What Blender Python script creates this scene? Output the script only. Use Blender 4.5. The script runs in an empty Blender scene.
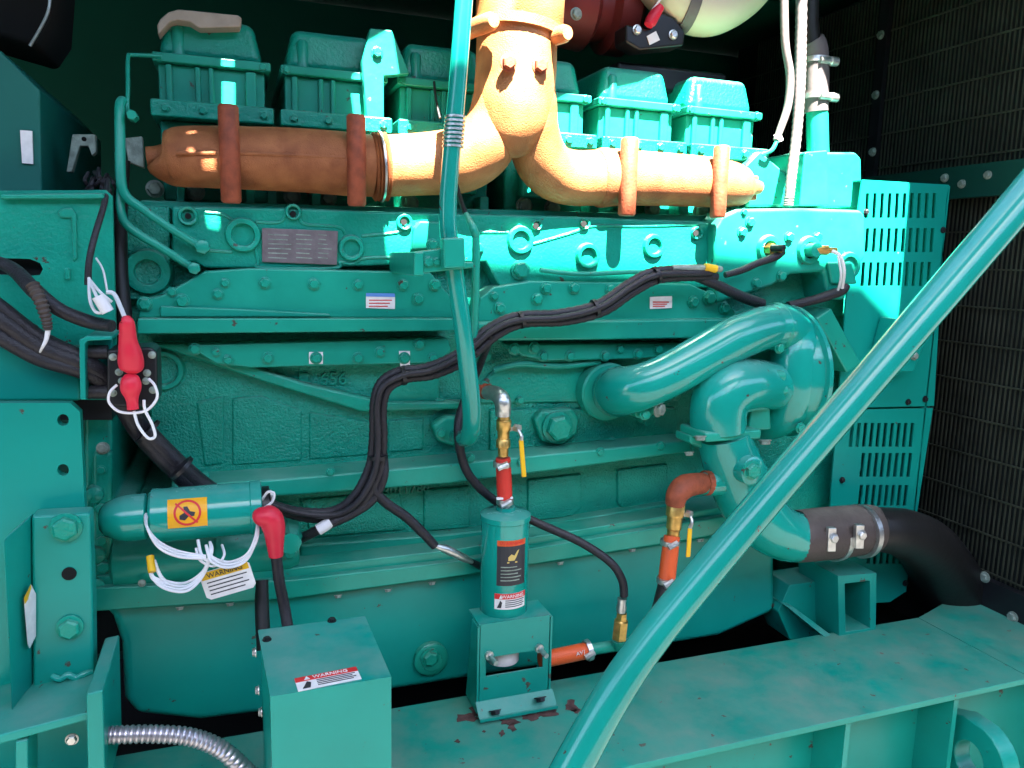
import bpy, bmesh, math, random
from mathutils import Vector, Matrix, noise
random.seed(7)
V3 = Vector
scene = bpy.context.scene
col = scene.collection
# ------------------------------------------------------------------ camera
F = 775.0
X = V3((2188, 74, -775)).normalized()
Z = V3((112, 4816, 775)); Z = (Z - X * Z.dot(X)).normalized()
Y = Z.cross(X)
R = Matrix((X, Y, Z))
CAM = V3((0, -1.5, 1.4))
cd = bpy.data.cameras.new('camera'); cam = bpy.data.objects.new('camera', cd); col.objects.link(cam)
cam.matrix_world = Matrix.Translation(CAM) @ R.to_4x4()
cd.sensor_width = 36; cd.lens = 36 * F / 1024; cd.clip_start = .02; cd.clip_end = 2000
scene.camera = cam
def ray(px, py): return R @ V3(((px - 512) / F, (384 - py) / F, -1))
def P(px, py, y=0.0):
    r = ray(px, py); return CAM + r * ((y - CAM.y) / r.y)
def PZ(px, py, z):
    r = ray(px, py); return CAM + r * ((z - CAM.z) / r.z)
def PX(px, py, x):
    r = ray(px, py); return CAM + r * ((x - CAM.x) / r.x)
FWD = R @ V3((0, 0, -1))
def rp(p, rpx): return rpx * (p - CAM).dot(FWD) / F
# ------------------------------------------------------------------ light
SUN = V3((0.002, .066, -.1)).normalized()            # direction the light travels
w = bpy.data.worlds.new('World'); scene.world = w; w.use_nodes = True
nt = w.node_tree; bg = nt.nodes['Background']
sky = nt.nodes.new('ShaderNodeTexSky'); sky.sky_type = 'NISHITA'; sky.sun_disc = False
sky.sun_elevation = math.asin(-SUN.z); sky.sun_rotation = math.atan2(-SUN.x, -SUN.y)
nt.links.new(sky.outputs[0], bg.inputs[0]); bg.inputs[1].default_value = .05
sd = bpy.data.lights.new('sun', 'SUN'); sd.energy = 5.0; sd.angle = math.radians(.6); sd.color = (1, .95, .88)
so = bpy.data.objects.new('sun', sd); col.objects.link(so); so.location = (0, -6, 9)
so.rotation_euler = SUN.to_track_quat('-Z', 'Y').to_euler()
scene.view_settings.view_transform = 'Standard'; scene.view_settings.look = 'None'
scene.view_settings.exposure = 4.4; scene.view_settings.gamma = 1
# ------------------------------------------------------------------ materials
def M(name, base, rough=.5, metal=0, bump=0, bscale=60, var=.12, vscale=6, dust=0, dustcol=(.42, .36, .34), coat=0, col2=None, c2lo=.45, c2hi=.6, spec=.34, bdist=.002, chips=0):
    m = bpy.data.materials.new(name); m.use_nodes = True
    t = m.node_tree; N = t.nodes; L = t.links; b = N['Principled BSDF']
    tc = N.new('ShaderNodeTexCoord'); geo = N.new('ShaderNodeNewGeometry')
    vec = geo.outputs['Position']
    n1 = N.new('ShaderNodeTexNoise'); n1.inputs['Scale'].default_value = vscale; n1.inputs['Detail'].default_value = 5
    L.new(vec, n1.inputs['Vector'])
    def rgb(c): return (c[0], c[1], c[2], 1)
    mx = N.new('ShaderNodeMix'); mx.data_type = 'RGBA'
    mr = N.new('ShaderNodeMapRange'); mr.inputs[1].default_value = c2lo if col2 else .3; mr.inputs[2].default_value = c2hi if col2 else .7
    L.new(n1.outputs[0], mr.inputs[0]); L.new(mr.outputs[0], mx.inputs[0])
    mx.inputs[6].default_value = rgb(tuple(c * (1 - var) for c in base))
    mx.inputs[7].default_value = rgb(col2 if col2 else tuple(min(1, c * (1 + var)) for c in base))
    out = mx.outputs[2]
    if chips:                                         # sparse chips and scuffs down to brown primer
        nc = N.new('ShaderNodeTexNoise'); nc.inputs['Scale'].default_value = 38; nc.inputs['Detail'].default_value = 6; nc.inputs['Roughness'].default_value = .6
        L.new(vec, nc.inputs['Vector']); cr = N.new('ShaderNodeMapRange'); cr.inputs[1].default_value = chips; cr.inputs[2].default_value = chips + .012; L.new(nc.outputs[0], cr.inputs[0])
        cx = N.new('ShaderNodeMix'); cx.data_type = 'RGBA'; L.new(cr.outputs[0], cx.inputs[0]); L.new(out, cx.inputs[6]); cx.inputs[7].default_value = (.07, .06, .045, 1); out = cx.outputs[2]
    rv = rough
    if dust > 0:
        sx = N.new('ShaderNodeSeparateXYZ'); L.new(geo.outputs['Normal'], sx.inputs[0])
        up = N.new('ShaderNodeMapRange'); up.inputs[1].default_value = .35; up.inputs[2].default_value = 1.0; up.inputs[4].default_value = 1.0
        L.new(sx.outputs[2], up.inputs[0])
        n2 = N.new('ShaderNodeTexNoise'); n2.inputs['Scale'].default_value = 9; n2.inputs['Detail'].default_value = 8; n2.inputs['Roughness'].default_value = .65
        L.new(vec, n2.inputs['Vector'])
        m2 = N.new('ShaderNodeMapRange'); m2.inputs[1].default_value = .35; m2.inputs[2].default_value = .72; L.new(n2.outputs[0], m2.inputs[0])
        # thin grime everywhere + thicker on faces that look up
        ad = N.new('ShaderNodeMath'); ad.operation = 'ADD'; ad.inputs[1].default_value = .025; L.new(up.outputs[0], ad.inputs[0])
        mu = N.new('ShaderNodeMath'); mu.operation = 'MULTIPLY'; L.new(ad.outputs[0], mu.inputs[0]); L.new(m2.outputs[0], mu.inputs[1])
        mu2 = N.new('ShaderNodeMath'); mu2.operation = 'MULTIPLY'; mu2.inputs[1].default_value = dust; L.new(mu.outputs[0], mu2.inputs[0])
        d = N.new('ShaderNodeMix'); d.data_type = 'RGBA'; L.new(mu2.outputs[0], d.inputs[0]); L.new(out, d.inputs[6]); d.inputs[7].default_value = rgb(dustcol)
        out = d.outputs[2]
        rr = N.new('ShaderNodeMapRange'); rr.inputs[3].default_value = rough; rr.inputs[4].default_value = .85; L.new(mu2.outputs[0], rr.inputs[0]); L.new(rr.outputs[0], b.inputs['Roughness'])
    else: b.inputs['Roughness'].default_value = rough
    L.new(out, b.inputs['Base Color'])
    b.inputs['Metallic'].default_value = metal
    b.inputs['Specular IOR Level'].default_value = spec
    if coat: b.inputs['Coat Weight'].default_value = coat; b.inputs['Coat Roughness'].default_value = .12
    if bump:
        n3 = N.new('ShaderNodeTexNoise'); n3.inputs['Scale'].default_value = bscale; n3.inputs['Detail'].default_value = 3
        L.new(vec, n3.inputs['Vector'])
        bp = N.new('ShaderNodeBump'); bp.inputs['Strength'].default_value = bump; bp.inputs['Distance'].default_value = bdist
        L.new(n3.outputs[0], bp.inputs['Height']); L.new(bp.outputs[0], b.inputs['Normal'])
    return m
TEAL = (.007, .285, .195)
m_teal = M('teal_paint', TEAL, .3, bump=.25, bscale=45, dust=.3, bdist=.003, vscale=9, chips=.675)
m_cast = M('teal_cast_iron', (.003, .275, .185), .3, bump=.5, bscale=160, dust=.35, bdist=.003, vscale=14, chips=.675)
m_block = M('teal_sand_cast', (.003, .265, .18), .27, bump=.9, bscale=230, dust=.2, bdist=.004, vscale=20)
m_sheet = M('teal_sheet_paint', (.002, .26, .20), .33, bump=.1, bscale=20, dust=.3, vscale=4, chips=.68)
m_rail = M('teal_dusty_rail', (.003, .26, .19), .38, bump=.2, bscale=60, dust=.42, dustcol=(.30, .27, .22), vscale=5, chips=.675)
m_gloss = M('teal_gloss_tube', (.004, .27, .21), .16, bump=.12, bscale=30, dust=.25, coat=.4, vscale=5, chips=.69)
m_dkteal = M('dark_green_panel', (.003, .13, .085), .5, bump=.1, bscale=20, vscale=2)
m_blocker = M('dark_blocker_wall', (.05, .05, .045), .9, vscale=2)
m_hood = M('shaded_green_hood', (.004, .11, .085), .45, bump=.1, bscale=20, vscale=3)  # hood's teal darkened in the colour to stand for its shade
m_dkrail = M('dark_rail', (.003, .045, .032), .5, vscale=3)
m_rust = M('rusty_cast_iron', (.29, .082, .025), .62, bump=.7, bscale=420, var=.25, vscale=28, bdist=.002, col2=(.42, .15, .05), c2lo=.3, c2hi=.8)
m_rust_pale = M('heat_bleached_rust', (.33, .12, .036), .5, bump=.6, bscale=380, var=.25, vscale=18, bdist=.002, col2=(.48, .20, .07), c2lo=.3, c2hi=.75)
m_rust2 = M('rusty_pipe', (.25, .055, .022), .6, bump=.5, bscale=200, var=.3, vscale=60)
m_black = M('black_cable', (.018, .016, .02), .42, bump=.6, bscale=300, dust=.2, dustcol=(.2, .17, .17), vscale=40)
m_rubber = M('black_rubber', (.009, .009, .009), .5, bump=.3, bscale=60, dust=.12, dustcol=(.2, .17, .14), vscale=20)
m_coup = M('grey_brown_rubber', (.06, .045, .04), .6, bump=.4, bscale=120, dust=.5, dustcol=(.3, .25, .2), vscale=30)
m_blk = M('black_plastic', (.012, .012, .014), .35)
m_void = M('dark_grille_backing', (.012, .014, .013), .9)
m_red = M('red_rubber_boot', (.62, .02, .045), .4, bump=.1, bscale=50)
m_redhose = M('red_hose', (.55, .03, .02), .35, bump=.4, bscale=400)
m_orange = M('orange_hose', (.62, .09, .02), .4, bump=.4, bscale=400)
m_brass = M('brass', (.55, .34, .10), .35, metal=.85, bump=.4, bscale=150, var=.3, vscale=60)
m_steel = M('zinc_steel', (.55, .55, .53), .35, metal=.9, bump=.3, bscale=200, var=.2, vscale=60)
m_dull = M('dusty_bolt_metal', (.26, .31, .26), .55, metal=.3, bump=.5, bscale=300, var=.3, vscale=70)
m_yel = M('yellow_vinyl', (.75, .42, .01), .45)
m_lab_or = M('orange_label', (.8, .36, .01), .4)
m_white = M('white_plastic', (.72, .70, .70), .45, var=.06)
m_paper = M('white_label', (.74, .70, .68), .5, var=.08, vscale=80)
m_lred = M('red_label', (.62, .03, .03), .5)
m_ink = M('black_ink', (.03, .03, .035), .5)
m_gold = M('gold_ink', (.6, .42, .12), .5)
m_blue = M('blue_label', (.10, .25, .6), .5)
m_plate = M('etched_nameplate', (.20, .165, .17), .42, metal=.5, bump=.5, bscale=90, vscale=60)
m_beige = M('beige_strap', (.36, .30, .24), .7, bump=.4, bscale=80, vscale=30)
m_hoseb = M('beige_hose', (.50, .46, .32), .5, bump=.2, bscale=30)
m_dkred = M('dark_red_casing', (.16, .02, .015), .5, bump=.4, bscale=60, vscale=20)
m_grey = M('grey_rubber', (.11, .095, .092), .6, bump=.3, bscale=90, vscale=30)
m_conduit = M('galvanised_conduit', (.45, .43, .46), .33, metal=.8, var=.15, vscale=50)
m_chip = M('bare_brown_patch', (.09, .045, .04), .8, bump=.6, bscale=200, var=.4, vscale=60)
m_wire = M('grille_wire', (.055, .06, .04), .5, metal=.3, var=.3, vscale=10)
m_conc = M('concrete_ground', (.045, .043, .04), .9, bump=.3, bscale=12, vscale=3)
m_nearblack = M('near_black', (.004, .004, .004), .9)  # near black for hole discs and filter; on the floor it stands for shade
# ------------------------------------------------------------------ object helpers
WL = {}
def tag(o, label=None, cat=None, group=None, kind=None):
    if label: o['label'] = label
    if cat: o['category'] = cat
    if group: o['group'] = group
    if kind: o['kind'] = kind
def thing(name, label, cat, loc, group=None):
    o = bpy.data.objects.new(name, None); col.objects.link(o); o.location = loc; WL[o] = V3(loc)
    o.empty_display_size = .05
    tag(o, label, cat, group); return o
class MB:
    def __init__(s): s.v = []; s.f = []; s.cut = []
    def add(s, vs, fs):
        n = len(s.v); s.cut.append((n, len(s.f))); s.v += [V3(v) for v in vs]; s.f += [tuple(i + n for i in f) for f in fs]; return s
    def prism(s, pts, off):                       # closed loop of 3D points swept along a vector
        n = len(pts); off = V3(off)
        vs = [V3(p) for p in pts] + [V3(p) + off for p in pts]
        fs = [tuple(range(n)), tuple(range(2 * n - 1, n - 1, -1))] + [(i, (i + 1) % n, n + (i + 1) % n, n + i) for i in range(n)]
        return s.add(vs, fs)
    def poly(s, px, y0, y1):                      # pixel outline at depth y0, extruded back to y1
        pts = [P(a, b, y0) for a, b in px]; return s.prism(pts, (0, y1 - y0, 0))
    def box(s, x0, x1, y0, y1, z0, z1):
        return s.prism([(x0, y0, z0), (x1, y0, z0), (x1, y0, z1), (x0, y0, z1)], (0, y1 - y0, 0))
    def obox(s, c, ax, ay, az):                   # oriented box from half-axis vectors
        c, ax, ay, az = map(V3, (c, ax, ay, az))
        return s.prism([c - ax - ay - az, c + ax - ay - az, c + ax - ay + az, c - ax - ay + az], ay * 2)
    def frustum(s, x0, x1, y0, y1, z0, z1, t):
        b = [(x0, y0, z0), (x1, y0, z0), (x1, y1, z0), (x0, y1, z0)]
        u = [(x0 + t, y0 + t * .6, z1), (x1 - t, y0 + t * .6, z1), (x1 - t, y1 - t, z1), (x0 + t, y1 - t, z1)]
        return s.add(b + u, [(3, 2, 1, 0), (4, 5, 6, 7), (0, 1, 5, 4), (1, 2, 6, 5), (2, 3, 7, 6), (3, 0, 4, 7)])
    def tube(s, pts, rad, n=16, cap=True):
        pts = [V3(p) for p in pts]
        if not hasattr(rad, '__len__'): rad = [rad] * len(pts)
        T = []
        for i in range(len(pts)):
            a = pts[max(0, i - 1)]; b = pts[min(len(pts) - 1, i + 1)]; T.append((b - a).normalized())
        u = T[0].orthogonal().normalized(); vs = []
        for i, p in enumerate(pts):
            u = (u - T[i] * u.dot(T[i])).normalized(); w_ = T[i].cross(u)
            for k in range(n):
                a = 2 * math.pi * k / n; vs.append(p + (u * math.cos(a) + w_ * math.sin(a)) * rad[i])
        fs = []
        for i in range(len(pts) - 1):
            for k in range(n):
                fs.append((i * n + k, i * n + (k + 1) % n, (i + 1) * n + (k + 1) % n, (i + 1) * n + k))
        if cap: fs += [tuple(range(n - 1, -1, -1)), tuple(range((len(pts) - 1) * n, len(pts) * n))]
        return s.add(vs, fs)
    def lathe(s, c, ax, prof, n=28, ph=0):        # prof: (t along axis, radius)
        c = V3(c); ax = V3(ax).normalized(); u = ax.orthogonal().normalized() if abs(ax.z) < .9 else V3((1, 0, 0)); u = (u - ax * u.dot(ax)).normalized(); w_ = ax.cross(u)
        vs = []
        for t, r in prof:
            for k in range(n):
                a = 2 * math.pi * k / n + ph; vs.append(c + ax * t + (u * math.cos(a) + w_ * math.sin(a)) * max(r, 1e-5))
        fs = []
        for i in range(len(prof) - 1):
            for k in range(n): fs.append((i * n + k, i * n + (k + 1) % n, (i + 1) * n + (k + 1) % n, (i + 1) * n + k))
        fs += [tuple(range(n - 1, -1, -1)), tuple(range((len(prof) - 1) * n, len(prof) * n))]
        return s.add(vs, fs)
    def hole_plate(s, outer, holes, to3, w0, w1): # flat plate with openings; outer/holes in 2D
        bm = bmesh.new(); es = []
        for lp in [outer] + holes:
            vs = [bm.verts.new((a, b, 0)) for a, b in lp]
            es += [bm.edges.new((vs[i], vs[(i + 1) % len(vs)])) for i in range(len(vs))]
        bmesh.ops.triangle_fill(bm, use_beauty=True, use_dissolve=False, edges=es)
        bm.verts.index_update(); n = len(bm.verts)
        vv = [v.co.copy() for v in bm.verts]; ff = [tuple(v.index for v in f.verts) for f in bm.faces]
        be = [(e.verts[0].index, e.verts[1].index) for e in bm.edges if len(e.link_faces) == 1]
        bm.free()
        vs = [to3(c.x, c.y, w0) for c in vv] + [to3(c.x, c.y, w1) for c in vv]
        fs = ff + [tuple(i + n for i in reversed(f)) for f in ff] + [(a, b, b + n, a + n) for a, b in be]
        return s.add(vs, fs)
    def each(s, name, mat, parent, **kw):         # every separate piece becomes a part of its own
        c = s.cut + [(len(s.v), len(s.f))]; o = None
        for (a, fa), (b, fb) in zip(c, c[1:]):
            q = MB(); q.v = s.v[a:b]; q.f = [tuple(i - a for i in f) for f in s.f[fa:fb]]; o = q.build(name, mat, parent, **kw)
        return o
    def build(s, name, mat, parent=None, bev=0, smooth=True, ang=40, seg=2, origin=None, **kw):
        lo = V3([min(v[i] for v in s.v) for i in range(3)]); hi = V3([max(v[i] for v in s.v) for i in range(3)])
        c = V3(origin) if origin is not None else (lo + hi) / 2
        if origin is None and parent is None: c.z = lo.z
        me = bpy.data.meshes.new(name); me.from_pydata([v - c for v in s.v], [], s.f)
        bm = bmesh.new(); bm.from_mesh(me); bmesh.ops.recalc_face_normals(bm, faces=bm.faces)
        for f in bm.faces: f.smooth = smooth
        bm.to_mesh(me); bm.free()
        me.materials.append(mat)
        o = bpy.data.objects.new(name, me); col.objects.link(o)
        if smooth: me.set_sharp_from_angle(angle=math.radians(ang))
        if bev:
            b = o.modifiers.new('bevel', 'BEVEL'); b.width = bev; b.segments = seg; b.limit_method = 'ANGLE'; b.angle_limit = math.radians(35); b.harden_normals = True
        WL[o] = c
        if parent is not None: o.parent = parent; o.location = c - WL[parent]
        else: o.location = c
        if kw: tag(o, **kw)
        return o
def cm(pts, sub=8):                               # Catmull-Rom through tuples of any length
    pts = [tuple(p) for p in pts]; out = []; n = len(pts)
    for i in range(n - 1):
        p0 = pts[max(0, i - 1)]; p1 = pts[i]; p2 = pts[i + 1]; p3 = pts[min(n - 1, i + 2)]
        for k in range(sub):
            t = k / sub
            out.append(tuple(.5 * ((2 * b) + (-a + c) * t + (2 * a - 5 * b + 4 * c - d) * t * t + (-a + 3 * b - 3 * c + d) * t ** 3) for a, b, c, d in zip(p0, p1, p2, p3)))
    out.append(pts[-1]); return out
def pxtube(mb, pts, sub=8, n=16, cap=True):       # pts: (px,py,Y,radius_px)
    c = cm(pts, sub) if sub > 1 else pts
    q = [P(a, b, y) for a, b, y, r in c]
    return mb.tube(q, [rp(p, t[3]) for p, t in zip(q, c)], n, cap)
# unit hex bolt facing -Y, scaled per use
def unit_bolt(mat, name='bolt', dome=False):
    m = MB(); d = (0, -1, 0)
    m.lathe((0, 0, 0), d, [(0, 1.25), (.18, 1.25), (.2, 1.2)], 20)
    if dome: m.lathe((0, 0, 0), d, [(.15, .95), (.45, .9), (.7, .55), (.78, .15)], 16)
    else:
        m.lathe((0, 0, 0), d, [(.15, 1.0), (.75, 1.0), (.9, .8)], 6)
        m.lathe((0, 0, 0), d, [(.8, .5), (.86, .42)], 12)
    me_o = m.build(name, mat, None, origin=(0, 0, 0), ang=30)
    me = me_o.data; bpy.data.objects.remove(me_o); return me
UB = {'teal': unit_bolt(m_cast), 'dull': unit_bolt(m_dull), 'steel': unit_bolt(m_steel), 'black': unit_bolt(m_blk), 'dome': unit_bolt(m_dull, dome=True), 'rust': unit_bolt(m_rust2)}
def bolt(parent, px, py, y, rpx=4.5, kind='teal', rot=None, name='bolt', at=None):
    p = V3(at) if at is not None else P(px, py, y)
    o = bpy.data.objects.new(name, UB[kind]); col.objects.link(o)
    s = rp(p, rpx); o.scale = (s, s, s)
    if rot is None: rot = (0, random.uniform(0, 1), 0)
    o.rotation_euler = rot
    o.parent = parent; o.location = p - WL[parent]; WL[o] = p
    return o
def ring(mb, px, py, y, ro, h=.012, ri=None, deep=.01):   # raised boss ring facing the camera side
    p = P(px, py, y); r = rp(p, ro); i = rp(p, ri) if ri else r * .68
    mb.lathe(p, (0, -1, 0), [(-.02, r * 1.12), (0, r * 1.1), (h, r), (h * 1.05, r * .93), (h * .9, i * 1.05), (-deep * .2, i * .95), (-deep * .2, .0)], 28)
def text_geo(body, size):
    cu = bpy.data.curves.new('t', 'FONT'); cu.body = body; cu.size = size; cu.align_x = 'CENTER'; cu.align_y = 'CENTER'; cu.extrude = 0; cu.resolution_u = 3
    o = bpy.data.objects.new('t', cu); col.objects.link(o)
    me = bpy.data.meshes.new_from_object(o)
    vs = [v.co.copy() for v in me.vertices]; fs = [tuple(p.vertices) for p in me.polygons]
    bpy.data.objects.remove(o); bpy.data.meshes.remove(me); bpy.data.curves.remove(cu)
    return vs, fs
def put_text(mb, body, size, f, u0=0, v0=0, h=.0006, bold=0):
    vs, fs = text_geo(body, size); n = len(vs)
    # count edges to wall the letter so that it has thickness
    ec = {}
    for t in fs:
        for i in range(len(t)):
            e = tuple(sorted((t[i], t[(i + 1) % len(t)]))); ec[e] = ec.get(e, 0) + 1
    a = [f(v.x + u0, v.y + v0, h) for v in vs]; b = [f(v.x + u0, v.y + v0, 0) for v in vs]
    mb.add(a + b, fs + [(x, y, y + n, x + n) for (x, y), c in ec.items() if c == 1])
def put_rect(mb, f, u0, u1, v0, v1, h=.0006, nu=1, lo=-.0004):
    for i in range(nu):
        a = u0 + (u1 - u0) * i / nu; b = u0 + (u1 - u0) * (i + 1) / nu
        q = [(a, v0), (b, v0), (b, v1), (a, v1)]
        mb.add([f(x, y, lo) for x, y in q] + [f(x, y, h) for x, y in q], [(3, 2, 1, 0), (4, 5, 6, 7), (0, 1, 5, 4), (2, 3, 7, 6)] + ([(3, 0, 4, 7)] if i == 0 else []) + ([(1, 2, 6, 5)] if i == nu - 1 else []))
def put_poly(mb, f, pts, h=.0008):
    n = len(pts); mb.add([f(a, b, 0) for a, b in pts] + [f(a, b, h) for a, b in pts], [tuple(range(n - 1, -1, -1)), tuple(range(n, 2 * n))] + [(i, (i + 1) % n, n + (i + 1) % n, n + i) for i in range(n)])
def flat(c, ux, uz):
    c = V3(c); ux = V3(ux).normalized(); uz = V3(uz).normalized(); nn = ux.cross(uz)
    return lambda u, v, h: c + ux * u + uz * v + nn * h
def wrap_v(c, r):      # vertical cylinder, label faces the camera side; u = around, v = up
    c = V3(c); ph = 0
    return lambda u, v, h: c + V3((math.sin(u / r) * (r + h), -math.cos(u / r) * (r + h), v))
def warning_label(parent, f, W_, H_, word='WARNING', nu=1, red=m_lred, name='warning_label'):
    m = MB(); put_rect(m, f, -W_ / 2, W_ / 2, -H_ / 2, H_ / 2, .0006, nu); s = m.build(name, m_paper, parent)
    m = MB(); put_rect(m, f, -W_ / 2, W_ / 2, H_ * .16, H_ / 2, .0012, nu, .0005); m.build('label_header', red, s)
    g = lambda u, v, h: f(u, v, h + .0012)
    m = MB(); put_text(m, word, H_ * .3, g, W_ * .06, H_ * .32)
    put_poly(m, g, [(-W_ * .36, H_ * .21), (-W_ * .27, H_ * .21), (-W_ * .315, H_ * .45)]); m.build('lettering', m_paper if red is m_lred else m_ink, s)
    m = MB(); g2 = lambda u, v, h: f(u, v, h + .0007)
    for k in range(4): put_rect(m, g2, -W_ * .18, W_ * (.44 - .05 * (k % 2)), H_ * (.04 - k * .13), H_ * (.09 - k * .13), .0005, nu, 0)
    put_poly(m, g2, [(-W_ * .42, -H_ * .4), (-W_ * .3, -H_ * .4), (-W_ * .27, -H_ * .05), (-W_ * .33, H_ * .08), (-W_ * .36, -H_ * .1)])
    m.build('small_print', m_ink, s); return s

# ================================================================== SETTING
MB().box(-30, 30, -40, 30, -.06, 0).build('ground', m_conc, kind='structure')
MB().box(-2.2, 2.6, -.62, 1.6, .02, .1).build('floor', m_nearblack, kind='structure')  # shade under the engine is put into the floor's black colour
# housing: rear and end walls; added unseen top plate cut to shape sunlight
ROOF = 2.3
def up(px, py, y):                                  # lit spot -> the point of the top plate its ray comes through
    p = P(px, py, y); q = p - SUN * ((ROOF - p.z) / -SUN.z); return (q.x, q.y)
hs = thing('enclosure', 'dark green panelled housing around the generator set, with an added top cut to shape the sunlight', 'enclosure', (.4, 0, 0))
left_edge = [up(384, 160, -.03), up(345, 100, .12), up(384, 60, .1), up(385, 28, .1), up(440, -40, -.15)]
upper = [up(480, -30, -.1), up(600, 92, .12), up(640, 80, .12), up(680, 56, .12), up(800, 60, .1), up(909, 185, 0)]
lx = up(404, 250, 0)[0]; rx = up(909, 185, 0)[0]
YF = -1.0                                            # front edge of the top plate; notched to let sun onto chosen parts
def rng(*a): return [up(*q) for q in a]
holes = [rng((222, 62, .1), (222, 104, .1), (234, 104, .1), (234, 62, .1)), rng((206, 208, 0), (208, 232, 0), (219, 234, 0), (218, 208, 0)),
         rng((187, 128, -.04), (187, 137, -.04), (196, 136, -.04), (195, 127, -.04)), rng((186, 160, -.04), (190, 172, -.04), (197, 174, -.04), (194, 161, -.04)),
         rng((325, 76, .1), (325, 82, .1), (352, 84, .1), (350, 78, .1))]
outline = [(-2.2, YF), (lx, YF)] + left_edge + upper + [(rx, YF), (3.2, YF), (3.2, 1.6), (-2.2, 1.6)]
MB().hole_plate(outline, holes, lambda u, v, w_: V3((u, v, w_)), ROOF, ROOF + .012).build('sun_mask_roof', m_dkteal, hs, smooth=False)  # unseen plate added to mask the sun into patches
# unseen slab added outside; its rear edge cuts off the sun patch softly
CZ = 4.4
def upc(px, py, y):
    p = P(px, py, y); q = p - SUN * ((CZ - p.z) / -SUN.z); return (q.x, q.y)
ca, cb_, cc_ = upc(404, 276, 0), upc(860, 300, 0), upc(907, 350, 0)
cn = [(-6, ca[1]), ca, cb_, cc_, (7, cc_[1]), (7, -3.3), (-6, -3.3)]
cnp = thing('sun_blocker', 'added flat slab above the camera, out of view, to cut off the sun', 'sun_blocker', (.5, -2.5, 0))
MB().prism([(a_, b_, CZ) for a_, b_ in cn], (0, 0, .05)).build('sun_blocker_slab', m_conc, cnp)
for xx in (-5.9, 6.8): MB().box(xx, xx + .1, -3.3, -3.2, 0, CZ - .002).build('post', m_conc, cnp)
MB().box(-14, 14, -5.7, -5.5, 0, 3.9).build('sky_blocker_wall', m_blocker, None, label='added dark wall behind the camera, out of view, to block low sky light', cat='wall')  # unseen wall added to block sky light near the horizon
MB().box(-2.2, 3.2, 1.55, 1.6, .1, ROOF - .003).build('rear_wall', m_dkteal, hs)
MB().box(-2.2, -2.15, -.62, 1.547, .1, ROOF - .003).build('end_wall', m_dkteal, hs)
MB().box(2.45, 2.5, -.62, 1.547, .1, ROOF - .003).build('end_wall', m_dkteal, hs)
# ================================================================== ENGINE
E_ = thing('diesel_engine', 'teal painted six cylinder diesel engine filling the picture, bolted side covers and oil pan', 'engine', (.55, .3, .5))
block = MB().poly([(112, 206), (852, 228), (838, 560), (700, 548), (108, 604), (108, 505), (186, 500), (170, 470), (150, 430), (146, 372), (112, 350)], .05, .75).build('cylinder_block', m_block, E_, bev=.006)
# heads and rocker covers
x0, pitch = -.118, .2215
for i in range(6):
    xl = x0 + i * pitch; dz = i * .003
    m = MB(); m.box(xl, xl + .185, .10, .52, 1.493, 1.636); m.box(xl + .03, xl + .155, .075, .1, 1.53, 1.60)
    h = m.build('cylinder_head', m_cast, E_, bev=.006)
    MB().box(xl - .012, xl + .198, .065, .53, 1.637, 1.667).build('head_plate', m_cast, h, bev=.004)
    m = MB(); m.box(xl + .0, xl + .185, .114, .47, 1.6675, 1.737)
    for dx, w_ in ((.012, .012), (.062, .010), (.085, .010), (.15, .02)): m.box(xl + dx, xl + dx + w_, .104, .124, 1.668, 1.736)
    hous = m.build('rocker_housing', m_teal, E_, bev=.004)
    c = MB().frustum(xl + .0, xl + .184, .118, .47, 1.752, 1.828, .017).build('rocker_cover', m_cast, E_, bev=.016, seg=3)
    MB().box(xl - .008, xl + .196, .098, .49, 1.7375, 1.7535).build('cover_flange', m_teal, c, bev=.003)
    for bx in (.0, .178):
        bolt(c, 0, 0, 0, 3.6, 'teal', at=(xl + bx + .003, .1, 1.7445))
    m = MB(); m.lathe((xl + .035, .128, 1.752), (0, 0, 1), [(0, .013), (.05, .012), (.055, .008)], 14); m.lathe((xl + .158, .14, 1.752), (0, 0, 1), [(0, .011), (.035, .011), (.04, .006)], 6); m.each('cover_nut', m_teal, c)
    for bx in (.012, .075, .13, .18): bolt(h, 0, 0, 0, 3.8, 'teal', at=(xl + bx, .065, 1.652))
# bolts along the foot of the heads
for (px, py) in [(155, 189), (196, 192), (292, 196), (328, 198), (410, 203), (524, 206), (552, 208), (652, 209), (700, 212)]:
    bolt(block, px, py, .085, 7, 'dull')
deck = MB().poly([(140, 200), (560, 211), (760, 217), (760, 226), (140, 209)], .04, .3).build('deck_rail', m_cast, E_, bev=.003)
for a in (176, 246, 312, 385, 480, 590, 680):
    MB().poly([(a, 185 + (a - 150) * .035), (a + 9, 185 + (a - 150) * .035), (a + 9, 203 + (a - 150) * .03), (a, 203 + (a - 150) * .03)], .05, .1).each('head_bracket', m_cast, E_, bev=.003)
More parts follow.
